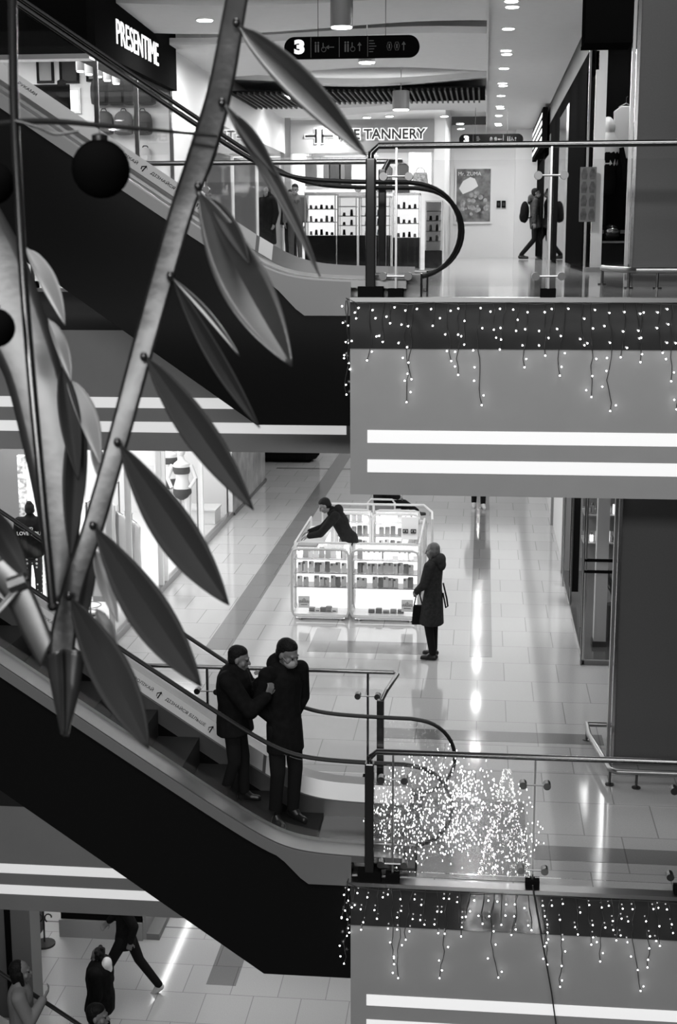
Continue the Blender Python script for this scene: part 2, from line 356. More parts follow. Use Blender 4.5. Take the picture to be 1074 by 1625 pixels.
M['esc_panel'] = mat('escalator_panel_steel', .20, .42, metal=.3); M['deck'] = mat('escalator_deck_aluminium', .24, .36, metal=.85)
M['step'] = mat('escalator_step', .012, .7, spec=.2); M['plate'] = mat('landing_plate', .16, .22, metal=.75); M['print_grey'] = mat('message_band_grey', .5, .45)
escalator(0, 'escalator carrying two men up from the middle landing, black side and rubber handrails')
escalator(4.94, 'escalator rising from the upper landing past the bag shop, black glossy side')
escalator(-5, 'escalator at the lowest floor below the black one, only its handrail and riders showing', False)
# ---------------------------------------------------------------- glass railings
def spider(p, x, y, z):
    MB().tube([(x-.1, y-.03, z), (x+.1, y-.03, z)], .008, 6).build('bracket', M['steel'], p)
    for s in (-1, 1): MB().tube([(x+s*.1, y-.06, z), (x+s*.1, y+.02, z)], .032, 12).build('knob', M['steel_dark'], p, smooth=True)
def near_rail(z, label, px):
    t = thing('glass_railing', label, 'railing', (.5, 11.06, z)); y = 11.06
    e = -.90
    pts = [(7, y, z+1.175), (-.84, y, z+1.175), (-.90, y, z+1.12), (e, y, z+1.06)]
    MB().tube(pts, .026, 10).build('handrail', M['rail_steel'], t, smooth=True)
    MB().box((e-.04, y-.05, z), (e+.04, y+.05, z+1.08)).build('end_post', M['post_glass'], t, bevel=.012)
    MB().box((e-.1, y-.06, z), (e+.1, y+.06, z+.09)).build('clamp', M['black_matte'], t)
    for x in px:
        p = MB().box((x-.008, y-.02, z+.05), (x+.008, y+.02, z+1.16)).build('post', M['steel'], t)
        MB().box((x-.06, y-.05, z), (x+.06, y+.05, z+.075)).build('clamp', M['black_matte'], p)
        for zz in (.94, .17):
            spider(p, x, y, z+zz)
    xs = [e+.12]+list(px)+[7]
    for a, b in zip(xs[:-1], xs[1:]):
        MB().box((a+.02, y-.006, z+.09), (b-.02, y+.006, z+1.06)).build('glass_panel', M['glass'], t)
    MB().box((xs[0]-.13, y-.02, z+.06), (xs[0]-.115, y+.02, z+1.14)).build('post', M['steel_dark'], t)
    return t
M['post_glass'] = mat('end_post_dark_glass', .02, .12, spec=.6)
near_rail(5, 'glass railing with steel handrail on the upper landing, above the hanging light strands', (-.70, .5, 1.75))
near_rail(0, 'glass railing with steel handrail on the middle landing, imitated reflected sparkle behind it', (-.70, .5, 1.75))
def far_rail(z, label):
    y = 13.26
    t = thing('glass_railing', label, 'railing', (-2.5, y, z))
    MB().tube([(-14, y, z+1.18), (-.84, y, z+1.18), (-.80, y-.06, z+1.18), (-.88, y-.50, z+1.15), (-.93, y-.55, z+1.05)], .024, 10).build('handrail', M['steel'], t, smooth=True)
    px = [-1.10, -2.75, -4.4, -6.1]
    for x in px:
        p = MB().box((x-.011, y-.02, z+.03), (x+.011, y+.02, z+1.16)).build('post', M['steel_dark'], t)
        spider(p, x, y, z+.93)
        MB().box((x-.05, y-.04, z), (x+.05, y+.04, z+.07)).build('clamp', M['black_matte'], p)
    MB().box((-.965, y-.6, z), (-.895, y-.53, z+1.08)).build('end_post', M['post_glass'], t, bevel=.01)
    xs = [-.93]+px+[-9]
    for a, b in zip(xs[:-1], xs[1:]):
        MB().box((b+.02, y-.006, z+.09), (a-.02, y+.006, z+1.0)).build('glass_panel', M['glass'], t)
far_rail(0, 'glass railing behind the two men on the escalator, along the shopping floor edge')
far_rail(5, 'glass railing along the upper floor edge, behind the rising escalator')
def guard(z, label):
    t = thing('guard_rail', label, 'guard rail', (1.5, 13.4, z))
    MB().tube([(1.5, 14.75, z+.17), (1.22, 14.75, z+.17), (1.22, 14.4, z+.17), (1.36, 13.42, z+.17), (1.42, 13.36, z+.17), (6, 13.36, z+.17)], .03, 10).build('rail', M['steel'], t, smooth=True)
    for p in ((1.36, 13.42), (1.62, 13.36), (3.0, 13.36), (1.22, 14.7)):
        MB().lathe((p[0], p[1], z), [(.045, 0), (.045, .012), (.014, .014), (.014, .15)], 12).build('stud', M['steel_dark'], t)
guard(0, 'low steel guard rail round the foot of the grey pillar, middle floor')
guard(5, 'low steel guard rail round the foot of the grey pillar, upper floor')
# ---------------------------------------------------------------- icicle light strands
_b = MB().ball((0, 0, 0), .0068, 8); BULB = _b.build('bulb', M['bulb'], None, smooth=True); BULB_ME = BULB.data; bpy.data.objects.remove(BULB)
def bulb(parent, p):
    o = bpy.data.objects.new('bulb', BULB_ME); COL.objects.link(o); o.location = p; adopt(o, parent)
def strand(x, y, z, ln, label, group, n=None):
    t = thing('icicle_light_strand', label, 'string light', (x, y, z), group)
    k = max(3, int(ln/.06)); pts = []; dx = 0; dd = random.uniform(-.03, .03)
    for i in range(k+1):
        dx += random.uniform(-.022, .022); pts.append(Vector((x+dx*.8+dd*i/k, y-.012-.01*random.random(), z-ln*i/k)))
    MB().tube(pts, .0035, 5).build('wire', M['wire'], t)
    n = n or max(2, int(ln/.12))
    for i in range(n):
        q = pts[max(1, min(k, int((i+.6)/n*k+.5)))]; bulb(t, q+Vector((random.uniform(-.05, .05), -.014, random.uniform(-.02, .02))))
    bulb(t, pts[-1]+Vector((0, -.012, 0)))
for z, lens, lab, g in ((5, [.14, .5, .34, .18, .66, .86, .2, .5, .62, .36, .88, .3, .4, .24, .55, .45, .3, .62, .36, .8, .92, .46, .5, .3, .42, .66, .9, .7], 'upper', 'icicle strands on the upper landing'),
                        (0, [.2, .42, .3, .76, .9, .5, .34, .42, .88, .44, .24, .3, .84, .3, .4, .34, .5, .68, .9, .36, .46, .62, .3, .4, .9, .66, .44, .3], 'middle', 'icicle strands on the middle landing')):
    t = thing('garland_wire', f'thin dark garland wire carrying the icicle lights along the {lab} landing edge', 'string light', (.3, 10.99, z))
    pts = [(-1.08, 11.3, z-.05), (-1.09, 10.985, z+.0)]; x = -1.0
    while x < 4.2: pts.append((x, 10.975, z-.03-.03*random.random())); x += .2
    MB().tube(pts, .004, 5).build('wire', M['wire'], t)
    for i, ln in enumerate(lens):
        strand(-1.0+i*.098+random.uniform(-.02, .02), 10.98, z-.03, ln*.92, f'icicle light strand, {ORD[i]} from the escalator along the {lab} landing edge', g)
    for i in range(3):
        strand(XE-.02, 11.02+i*.03, z-.02, (.75, .5, .34)[i], f'icicle light strand hanging round the corner beside the escalator, {ORD[i]} from the {lab} landing face', g)
s = thing('cable', 'thin dark cable dangling down over the lower landing face and its light strips', 'cable', (.5, 10.95, 0))
MB().tube([at(x, y, 10.94) for x, y in ((845, 1405), (847, 1420), (858, 1482), (867, 1530), (875, 1575), (884, 1640), (892, 1690))], .007, 6).build('sheath', M['wire'], s, smooth=True)
s = thing('light_tree', 'cone of fairy lights on the atrium bottom, seen only mirrored in the dark glass', 'string light', (.47, 2.2, -5))
MB().lathe((.47, 2.2, -5), [(.03, 0), (.03, 2.7)], 8).build('pole', M['steel_dark'], s); MB().lathe((.47, 2.2, -5), [(.5, 0), (.5, .03), (.04, .05)], 20).build('foot', M['steel_dark'], s)
rt = random.Random(9); mb = MB()
for k in range(700):
    h_ = 2.6*rt.random()**1.6; a_ = rt.uniform(0, 2*pi); q_ = .56*(1-h_/2.75); mb.ball((.47+q_*cos(a_), 2.2+q_*sin(a_), -4.95+h_), .011, 5)
o = mb.build('bulb_cloud', M['bulb_bright'], s); o['kind'] = 'stuff'
# tiny bulbs behind the railing glass imitate sparkle reflected in it
t = thing('reflected_sparkle', 'tiny glowing bulbs imitating sparkle reflected in the landing railing glass', 'string light', (-.4, 11.3, 0))
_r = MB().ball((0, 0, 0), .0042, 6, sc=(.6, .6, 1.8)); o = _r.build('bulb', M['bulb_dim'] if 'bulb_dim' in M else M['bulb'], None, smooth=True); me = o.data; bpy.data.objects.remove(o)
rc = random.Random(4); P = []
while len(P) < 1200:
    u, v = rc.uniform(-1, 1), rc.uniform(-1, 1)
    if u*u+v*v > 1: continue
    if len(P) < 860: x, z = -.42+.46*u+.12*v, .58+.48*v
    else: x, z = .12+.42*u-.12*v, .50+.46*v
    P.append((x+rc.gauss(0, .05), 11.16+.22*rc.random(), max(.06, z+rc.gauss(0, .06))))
wires = MB()
for k in range(60):
    a = P[k*20]; wires.tube([a]+[P[k*20+j] for j in range(1, 20)], .0006, 4)
wires.build('wire', M['glass_wire'] if 'glass_wire' in M else M['steel'], t)
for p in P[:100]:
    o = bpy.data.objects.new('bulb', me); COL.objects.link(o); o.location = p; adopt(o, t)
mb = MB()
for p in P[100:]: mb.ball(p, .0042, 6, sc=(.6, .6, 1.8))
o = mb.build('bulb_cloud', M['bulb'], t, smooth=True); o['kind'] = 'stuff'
# ---------------------------------------------------------------- upper floor: shops, ceiling lamps, signs
def lamp_area(loc, e, sx=1.2, sy=.4, rot=(0, 0, 0)): area('shop_lamp', loc, sx, e, rot, sy=sy)
X5 = -5.0
# dark panelled front of the bag shop, turning the corner into the corridor
struct(MB().box((-14, 17.66, 7.78), (X5, 17.9, 10)).build('wall_front', M['black_matte']))
struct(MB().box((-14, 17.64, 7.72), (X5, 17.9, 7.78)).build('trim_12', M['white_gloss']))
struct(MB().box((-14, 17.7, 5), (-8.0, 18.0, 7.72)).build('wall_front', M['black_matte']))
struct(MB().box((-5.2, 17.9, 7.72), (X5-.01, 24.6, 8.98)).build('wall_left', M['dgrey']))
struct(MB().box((X5-.02, 22.26, 5), (X5+.02, 24.6, 8.98)).build('wall_left', M['white']))
struct(MB().box((-12, 24.0, 5), (-5.02, 24.2, 8.8)).build('wall_shop', M['white']))
struct(MB().box((-12, 18.0, 8.6), (-5.2, 24.0, 8.7)).build('ceiling', M['white']))
struct(MB().box((-12.1, 18.0, 5), (-12, 24.0, 8.6)).build('wall_shop', M['white']))
struct(MB().box((X5-.012, 17.9, 5.0), (X5, 22.26, 7.72)).build('window_1', M['glass_shop']))
for y in (17.92, 20.0, 22.24): struct(MB().box((X5-.03, y-.02, 5), (X5+.03, y+.02, 7.72)).build('trim_13', M['steel']))
lamp_area((-7.5, 21.5, 8.55), 260, 4, 3)
s = thing('shop_sign', 'long black shop sign PRESENTIME in glowing white capitals above the bag shop', 'sign', (X5, 19.9, 8.15))
MB().box((X5-.004, 17.6, 7.80), (X5+.10, 22.26, 8.70)).build('panel', M['gloss_sign'], s)
tex_obj('PRESENTIME', .46, 'lettering', M['letter'], s, depth=.006, origin=(X5+.12, 19.75, 8.16), rot=(pi/2, 0, pi/2), sx=.96, bold=.0)
for i, (tx, px, py, sz, lab) in enumerate((('on', 65, 160, .30, 'white letters imitating a glass reflection before the black shop front, upper row'), ('rpo.', 28, 182, .26, 'white letters imitating a glass reflection before the black shop front, lower row'))):
    p = at(px, py, 17.62); s = thing('reflected_lettering', lab, 'sign', p)  # glowing letters stand in for a reflection in the escalator glass
    MB().box((p.x-.42, 17.64, p.z-.2), (p.x+.36, 17.70, p.z+.2)).build('board', M['black_matte'], s)
    tex_obj(tx, sz, 'lettering', M['letter_reflected'], s, depth=.015, origin=p, bold=.012)
# bags on the shop wall
def backpack(loc, h, m, label, wd=.8, parent=None):
    t = thing('backpack', label, 'backpack', loc, 'backpacks on the bag shop wall'); x, y, z = loc; w_ = h*wd*.5
    pr = [(.55, 0), (.92, .05), (1, .3), (.98, .62), (.85, .84), (.5, .97), (.15, 1)]
    mb = MB(); n = 14; vs = []
    for r, q in pr:
        for j in range(n):
            a = 2*pi*j/n; cx, cy = cos(a), sin(a)
            vs.append((x+w_*r*abs(cx)**.7*(1 if cx > 0 else -1), y-.09-.09*r*abs(cy)**.7*(1 if cy > 0 else -1), z+h*q))
    k = len(pr); mb.add(vs, [(i*n+j, i*n+(j+1) % n, (i+1)*n+(j+1) % n, (i+1)*n+j) for i in range(k-1) for j in range(n)]+[tuple(range(n-1, -1, -1)), tuple(range((k-1)*n, k*n))])
    mb.build('body', m, t, smooth=True)
    MB().box((x-w_*.68, y-.215, z+h*.08), (x+w_*.68, y-.16, z+h*.45)).build('front_pocket', m, t, bevel=.015)
    MB().tube([(x-.05, y-.09, z+h*.98), (x-.03, y-.09, z+h*1.09), (x+.03, y-.09, z+h*1.09), (x+.05, y-.09, z+h*.98)], .01, 6).build('top_handle', M['black_matte'], t)
    MB().tube([(x, y-.09, z+h*1.08), (x, y+.0, z+h*1.1)], .006, 6).build('hook', M['steel'], t)
bagm = [mat('bag_cloth_%d' % i, g, .7) for i, g in enumerate((.02, .045, .10, .5))]
k = 0
for row, (ys, h, cols) in enumerate(((168, .48, [(162, 0), (188, 0), (212, 0), (235, 1)]), (215, .40, [(168, 1), (199, 2), (229, 1)]), (257, .24, [(192, 2), (233, 3)]))):
    for c, (px, mi) in enumerate(cols):
        p = at(px, ys, 24.0); p.y = 24.0
        backpack(tuple(p), h, bagm[mi], f"{['black','charcoal','grey','pale'][mi]} backpack hung on the bag shop wall, {ORD[c]} in the {['top','middle','bottom'][row]} row", .85 if row else .72); k += 1
for i, (px, py, w_, h) in enumerate(((110, 112, .34, .42), (72, 112, .3, .42), (146, 115, .2, .3), (112, 160, .36, .42))):
    p = at(px, py, 23.98); s = thing('picture_frame', ['black framed picture hung highest beside the row of bags', 'black framed picture hung next to the shop corner', 'small black framed picture beside the first black backpack', 'pale framed panel below the black framed picture'][i], 'picture', p)
    fm = M['black'] if i < 3 else M['white_gloss']
    f = MB()
    for a, b in (((-w_/2, -h/2), (w_/2, -h/2+.04)), ((-w_/2, h/2-.04), (w_/2, h/2)), ((-w_/2, -h/2+.04), (-w_/2+.04, h/2-.04)), ((w_/2-.04, -h/2+.04), (w_/2, h/2-.04))):
        f.box((p.x+a[0], p.y-.03, p.z+a[1]), (p.x+b[0], p.y+.015, p.z+b[1]))
    f.build('frame', fm, s); MB().box((p.x-w_/2+.04, p.y-.01, p.z-h/2+.04), (p.x+w_/2-.04, p.y+.01, p.z+h/2-.04)).build('print', [M['dgrey'], M['grey'], M['grey'], M['glow']][i], s)
for i, (px, py, Y) in enumerate(((127, 104, 20.5), (141, 109, 20.9), (156, 113, 21.3), (170, 119, 21.7), (184, 124, 22.1), (98, 138, 20.0))):
    p = at(px, py, Y); s = thing('track_spotlight', f'small spotlight under the bag shop ceiling, {ORD[i]} from the shop corner' if i < 5 else 'black track spotlight hanging lowest in front of the framed pictures', 'spotlight', p, 'spotlights in the bag shop')
    MB().lathe(p, [(.05, -.08), (.065, -.07), (.065, .08), (.03, .1)], 12).build('can', M['black'] if i == 5 else M['white'], s, smooth=True)
    MB().lathe(p, [(.05, -.092), (.05, -.081)], 12).build('lens', M['lamp'] if i < 5 else M['black'], s)
    MB().tube([(p.x, p.y, p.z+.09), (p.x, p.y, 8.6)], .01, 6).build('stem', M['black'], s)
# corridor side after the bag shop: glass front with a dark glossy fascia
struct(MB().box((X5-.2, 24.6, 7.62), (X5, 35, 8.98)).build('wall_left', M['white']))
struct(MB().box((X5-.02, 24.6, 7.10), (X5+.015, 34.7, 7.62)).build('trim_14', M['mirror_dark']))
struct(MB().box((X5-.012, 24.6, 5), (X5, 34.7, 7.10)).build('window_2', M['glass_shop']))
for y in (24.65, 27.6, 30.6, 34.6): struct(MB().box((X5-.03, y-.03, 5), (X5+.03, y+.03, 7.1)).build('trim_15', M['white_gloss']))
struct(MB().box((-8.2, 24.2, 5), (-8, 35, 8)).build('wall_shop', M['white']))
struct(MB().box((-8, 24.3, 7.7), (-5.2, 35, 7.8)).build('ceiling', M['white']))
lamp_area((-6.6, 29, 7.65), 160, 2, 8)
for i, y in enumerate((25.6, 27.2, 28.8, 30.4, 32.0)):
    s = thing('shop_shelf', f'white shop shelving unit behind the corridor glass, {ORD[i]} from the bag shop', 'shelf', (-6.4, y, 5), 'shelving units behind the corridor glass')
    MB().box((-6.9, y-.55, 5), (-6.86, y+.55, 6.6)).build('back_panel', M['white'], s)
    for z in (5.05, 5.55, 6.05, 6.55): MB().box((-6.86, y-.55, z), (-6.4, y+.55, z+.03)).build('shelf', M['white_gloss'], s)
    rr = random.Random(i)
    for z in (5.08, 5.58, 6.08):
        for k in range(3):
            yy = y-.4+.36*k; hh = rr.uniform(.14, .36); mm = rr.choice([M['dgrey'], M['grey'], M['white'], M['mgrey'], M['black_matte']])
            o = MB().box((-6.75, yy-.12, z), (-6.5, yy+.12, z+hh)).build('carton', mm, None, bevel=.01)
            tag(o, f"small carton standing {ORD[k]} on the {['lowest','middle','upper'][int((z-5)*2)]} board of the {ORD[i]} white shelving unit", 'box', 'cartons on the shelving behind the corridor glass')
# leather shop at the end
YT = 35.0
struct(MB().box((-7, YT, 5), (-4.86, YT+.3, 8.98)).build('wall_back', M['grey']))
struct(MB().box((-4.86, YT+.02, 7.66), (-1.29, YT+.3, 8.98)).build('wall_back', M['white']))
struct(MB().box((-1.29, YT, 5), (-1.02, 41.0, 8.98)).build('wall_back', M['white']))
struct(MB().box((-4.9, 39.6, 5), (-1.29, 39.8, 8.0)).build('wall_shop', M['white']))
struct(MB().box((-5.0, YT+.3, 5), (-4.88, 39.6, 8.0)).build('wall_shop', M['white']))
struct(MB().box((-4.9, YT+.3, 7.95), (-1.29, 39.6, 8.0)).build('ceiling', M['white']))
lamp_area((-3.1, 37.2, 7.9), 230, 2.5, 2.5)
s = thing('shop_sign', 'grey shop sign THE TANNERY with dark haloed letters and a bar-shaped emblem', 'sign', (-3.05, YT, 8.0))
MB().box((-4.85, YT-.06, 7.62), (-1.30, YT+.02, 8.42)).build('panel', M['grey'], s)
tex_obj('THE TANNERY', .34, 'lettering', M['letter_black'], s, depth=.012, origin=(-2.62, YT-.10, 8.05), bold=.008, sx=.98)
tex_obj('THE TANNERY', .34, 'lettering_halo', M['glow_soft'], s, depth=.004, origin=(-2.62, YT-.07, 8.05), bold=.03, sx=.98)
for q, m, y0, y1 in ((0, M['letter_black'], YT-.112, YT-.095), (.02, M['glow_soft'], YT-.078, YT-.062)):
    e = MB(); c = (-4.13, 8.03)
    for a, b in (((-.35, -.03), (-.07, .03)), ((-.11, -.17), (-.05, .17)), ((.05, -.17), (.11, .17)), ((.07, -.03), (.35, .03))):
        e.box((c[0]+a[0]-q, y0, c[1]+a[1]-q), (c[0]+b[0]+q, y1, c[1]+b[1]+q))
    e.build('emblem', m, s)
# garments in the leather shop
def garment(x, y, z, w_, h, m, label, group, name='hanging_garment', cat='clothing'):
    t = thing(name, label, cat, (x, y, z), group)
    prof_ = [(-.5, 0), (-.46, .55), (-.5, .9), (-.2, 1.0), (.2, 1.0), (.5, .9), (.46, .55), (.5, 0)]
    MB().prism([(x+u*w_, z+v*h) for u, v in prof_], 'y', y-.04, y+.04).build('cloth', m, t, bevel=.015)
    MB().tube([(x-w_*.3, y, z+h*.98), (x, y, z+h+.04), (x+w_*.3, y, z+h*.98)], .008, 5).tube([(x, y, z+h+.03), (x, y, z+h+.12), (x+.02, y, z+h+.14)], .005, 5).build('hanger', M['steel'], t)
    return t
gm = [mat('leather_%d' % i, g, .4) for i, g in enumerate((.012, .05, .14, .3))]
for i, px in enumerate((478, 488, 497, 508, 519, 527, 536, 543, 552)):
    p = at(px, 283, 38.0); garment(p.x, 38.0, 6.95, .2, .62, gm[(0, 1, 1, 3, 1, 0, 0, 1, 0)[i]], f'dark leather garment on the shop rail under the sign, {ORD[i]} from the grey wall', 'garments in the leather shop')
r_ = thing('clothes_rail', 'steel clothes rail holding the dark leather garments', 'clothes rail', (-3.9, 38, 7.7)); MB().tube([(-4.85, 38, 7.72), (-2.9, 38, 7.72)], .015, 8).build('bar', M['steel'], r_)
for x in (-4.8, -2.95): MB().tube([(x, 38, 7.72), (x, 38, 7.95)], .012, 6).build('bracket', M['steel'], r_)
s = thing('wall_shelf', 'white shelf board below the dark leather garments', 'shelf', (-3.9, 38, 6.8)); MB().box((-4.87, 37.7, 6.78), (-2.9, 38.3, 6.84)).build('board', M['white_gloss'], s)
for x in (-4.6, -3.2): MB().prism([(37.75, 6.78), (38.3, 6.78), (38.3, 6.6)], 'x', x-.015, x+.015).build('bracket', M['white'], s)
MB().box((-4.87, 38.3, 5), (-2.9, 38.34, 7.0)).build('back_panel', M['white'], s)
p = at(638, 285, 39.53); garment(p.x, 39.54, 6.80, .42, .8, gm[0], 'long dark leather coat hung on a peg beside the shelf of bags', None)
p = at(614, 285, 39.53); garment(p.x, 39.54, 6.85, .3, .7, gm[1], 'short dark leather jacket hung next to the long coat', None)
s = thing('display_niche', 'white box shelf showing a leather bag inside the leather shop', 'shelf', at(667, 275, 38.5)); p = at(667, 275, 38.5)
MB().box((p.x-.1, 38.62, p.z-.1), (p.x+.1, 39.62, p.z+.1)).build('wall_arm', M['white'], s)
f = MB().box((p.x-.3, 38.3, p.z-.35), (p.x+.3, 38.6, p.z-.30)).box((p.x-.3, 38.3, p.z+.5), (p.x+.3, 38.6, p.z+.55)).box((p.x-.3, 38.3, p.z-.3), (p.x-.26, 38.6, p.z+.5)).box((p.x+.26, 38.3, p.z-.3), (p.x+.3, 38.6, p.z+.5)); f.build('frame', M['white_gloss'], s)
MB().box((p.x-.3, 38.6, p.z-.3), (p.x+.3, 38.62, p.z+.5)).build('back_panel', M['glow_soft'], s)
b = thing('handbag', 'mottled leather handbag standing in the white box shelf', 'bag', (p.x, 38.45, p.z-.3))
MB().prism([(p.x-.22, p.z-.3), (p.x+.22, p.z-.3), (p.x+.18, p.z+.02), (p.x-.18, p.z+.02)], 'y', 38.38, 38.52).build('body', mat('mottled_leather', .12, .4, noise=.7, nscale=25), b, bevel=.02)
MB().tube([(p.x+.12*cos(a), 38.45, p.z+.02+.13*sin(a)) for a in [pi*k/8 for k in range(9)]], .012, 6).build('handle', M['black'], b)
# poster, switches
p0, p1 = at(722, 265, 40.97), at(780, 355, 40.97)
s = thing('poster', 'large framed food poster headed Mr. ZUMA on the white end wall', 'poster', ((p0.x+p1.x)/2, 40.97, p1.z))
MB().box((p0.x, 40.93, p1.z), (p1.x, 41.0, p0.z)).build('frame', M['white_gloss'], s)
MB().box((p0.x+.05, 40.915, p1.z+.06), (p1.x-.05, 40.928, p0.z-.06)).build('print', M['food'], s)
mb = MB(); rr = random.Random(3)
pl = [(-.42, .02), (-.3, .28), (-.08, .42), (.06, .36), (.16, .1), (-.02, -.05), (-.3, -.18)]
cx, cz = (p0.x+p1.x)/2-.02, (p0.z+p1.z)/2+.18
mb.prism([(cx+a*.95, cz+b*.8) for a, b in pl], 'y', 40.908, 40.914).build('plate_picture', M['print_white'], s)
mb = MB()
for i in range(26):
    a = rr.uniform(0, 6.28); q = rr.uniform(.1, .42); mb.ball((cx+.05+q*cos(a), 40.912, cz-.42+q*.75*sin(a)), rr.uniform(.03, .08), 8, sc=(1, .05, 1))
mb.build('food_picture', M['food_light'], s)
tex_obj('Mr. ZUMA', .15, 'lettering', M['print_white'], s, depth=.002, origin=(p0.x+.42, 40.908, p0.z-.2))
for i, px in enumerate((791, 799)):
    p = at(px, 324, 40.96); s = thing('wall_socket', ['black switch box on the white wall, next to the food poster', 'smaller dark switch box on the white wall, between the black one and the corner'][i], 'switch', p)
    MB().box((p.x-.06, 40.94, p.z-.1), (p.x+.06, 41.0, p.z+.1)).build('plate', M['black'], s, bevel=.008); MB().box((p.x-.03, 40.93, p.z-.05), (p.x+.03, 40.942, p.z+.05)).build('rocker', M['dgrey'], s)
# black shopfront along the other side of the corridor
XR = 1.44
def front(y0, y1, z0, z1, m, nm='trim_16', t=.10): struct(MB().box((XR, y0, z0), (XR+t, y1, z1)).build(nm, m))
front(20.8, 40.6, 8.12, 8.58, M['dgrey'], 'wall_right'); front(20.8, 40.6, 7.86, 8.12, M['black'], 'wall_right', .14)
front(21.2, 25.5, 5.08, 7.86, M['black']); front(25.5, 26.2, 5.0, 7.86, M['steel']); front(28.6, 32.5, 5.05, 7.86, M['black']); front(32.5, 33.2, 5.0, 7.86, M['steel']); front(35.5, 40.6, 5.05, 7.86, M['black'])
front(26.2, 28.6, 5, 7.86, M['glass_dim'], 'window_3', .02); front(33.2, 35.5, 5, 7.86, M['glass_dim'], 'window_4', .02)
struct(MB().box((4.5, 21.5, 5), (4.6, 40.6, 8.58)).build('wall_shop', M['grey'])); 
struct(MB().box((XR+.1, 20.8, 5), (XR+.26, 20.86, 8.6)).build('wall_shop', M['white']))
struct(MB().box((XR, 20.74, 5), (XR+.03, 20.8, 8.6)).build('trim_17', M['steel']))
struct(MB().box((XR+.26, 21.9, 5), (4.4, 22.0, 8.6)).build('wall_shop', M['black_matte']))
struct(MB().box((XR+.26, 20.76, 5.0), (3.2, 20.775, 8.58)).build('window_5', M['glass_shop']))
struct(MB().box((XR+.03, 20.74, 4.99), (4.4, 20.9, 5.07)).build('trim_18', M['grey']))
s = thing('shop_sign', 'black projecting shop sign with rows of small white characters on the dark shopfront', 'sign', (XR, 36, 8.1))
MB().box((XR-.16, 33.2, 7.66), (XR-.05, 40.3, 8.5)).build('panel', M['black'], s)
MB().box((XR-.06, 36, 8.2), (XR+.02, 36.2, 8.3)).build('bracket', M['steel'], s)
mb = MB(); rr = random.Random(5)
for r in range(4):
    y = 33.6
    while y < 39.8:
        l = rr.uniform(.3, .8); mb.box((XR-.168, y, 7.78+.18*r), (XR-.162, y+l, 7.87+.18*r)); y += l+.22
mb.build('lettering', M['letter'], s)
pz = at(931, 308, 20.73); s = thing('poster', 'narrow grey picture-grid poster on the white panel of the shop window', 'poster', (pz.x, 20.72, 6.0))
a, b = at(921, 265, 20.72), at(944, 352, 20.72)
MB().box((a.x, 20.72, b.z), (b.x, 20.74, a.z)).build('sheet', M['mgrey'], s)
mb = MB()
for i in range(2):
    for j in range(4):
        x = a.x+.012+i*(b.x-a.x)*.5; z = b.z+.03+j*(a.z-b.z)*.245; mb.prism([(x+.01, z), (x+.08, z), (x+.095, z+.08), (x+.07, z+.16), (x+.03, z+.16), (x+.0, z+.08)], 'y', 20.715, 20.72)
mb.build('picture_grid', mat('poster_tone', .08, .5, noise=.5, nscale=14), s)
# display window: mannequin bust, hanging dress, glossy helmet on a box
def busty(loc, label, h, name='mannequin'):
    t = thing(name, label, 'mannequin', loc); x, y, z = loc
    MB().lathe((x, y, z), [(.16, 0), (.17, .04), (.02, .06), (.02, .5), (.14, .52), (.17, .7), (.15, .85), (.19, 1.08), (.17, 1.22), (.06, 1.3), (.05, 1.36)], 18).build('torso', M['black_matte'], t, smooth=True)
    MB().ball((x, y, z+1.48), .125, 16, sc=(.9, 1, 1.25)).build('head', M['white_gloss'], t, smooth=True)
    MB().lathe((x, y, z), [(.10, 1.42), (.15, 1.3), (.19, 1.15), (.17, .95), (.12, .8)], 14).build('scarf', M['print_white'], t, smooth=True)
    for sx in (-1, 1): MB().tube([(x+sx*.19, y, z+1.18), (x+sx*.26, y-.02, z+.92), (x+sx*.27, y-.05, z+.7)], [.06, .05, .04], 8).build('arm', M['black_matte'], t, smooth=True)
a = at(958, 330, 21.3); busty((a.x+.02, 21.35, 5.62), 'mannequin in black with a white scarf and pale head in the dark display window', 1.6)
a = at(992, 205, 21.4); garment(a.x, 21.4, a.z-.42, .36, .75, M['print_white'], 'white dress hung high in the dark display window', None, 'hanging_dress')
s = thing('display_box', 'dark glossy display box under the helmet in the black shop window', 'plinth', (1.9, 21.3, 5.07)); MB().box((1.7, 21.05, 5.07), (2.2, 21.5, 5.42)).build('body', M['truss'], s, bevel=.01); MB().box((1.68, 21.03, 5.42), (2.22, 21.52, 5.45)).build('top', M['mgrey'], s)
s = thing('helmet', 'round black glossy helmet with a visor on the dark display box', 'helmet', (1.88, 21.25, 5.45)); MB().ball((1.88, 21.25, 5.58), .14, 18, sc=(.95, 1.05, .95)).build('shell', M['truss'], s, smooth=True); MB().ball((1.88, 21.19, 5.6), .125, 16, sc=(.9, .9, .5)).build('visor', M['chrome'], s, smooth=True)
s = thing('display_plinth', 'tall black stand carrying the dark mannequin in the shop window', 'plinth', (1.72, 21.35, 5.07)); a = at(958, 330, 21.3); MB().box((a.x-.12, 21.56, 5.07), (a.x+.5, 21.85, 5.6)).build('body', M['black'], s); MB().box((a.x-.2, 21.2, 5.56), (a.x+.5, 21.85, 5.61)).build('top', M['mgrey'], s)
lamp_area((1.95, 21.0, 8.4), 14, .3, .2)
# black box above, beside the pillar
s = thing('ceiling_box', 'large matt black box hanging from the ceiling beside the steel-edged pillar', 'box', (1.16, 14.2, 7.33)); MB().box((.92, 14.0, 7.33), (1.37, 14.5, 8.9)).build('casing', M['black_matte'], s); MB().box((.915, 13.99, 7.31), (1.375, 14.51, 7.34)).build('bottom_edge', M['black'], s)
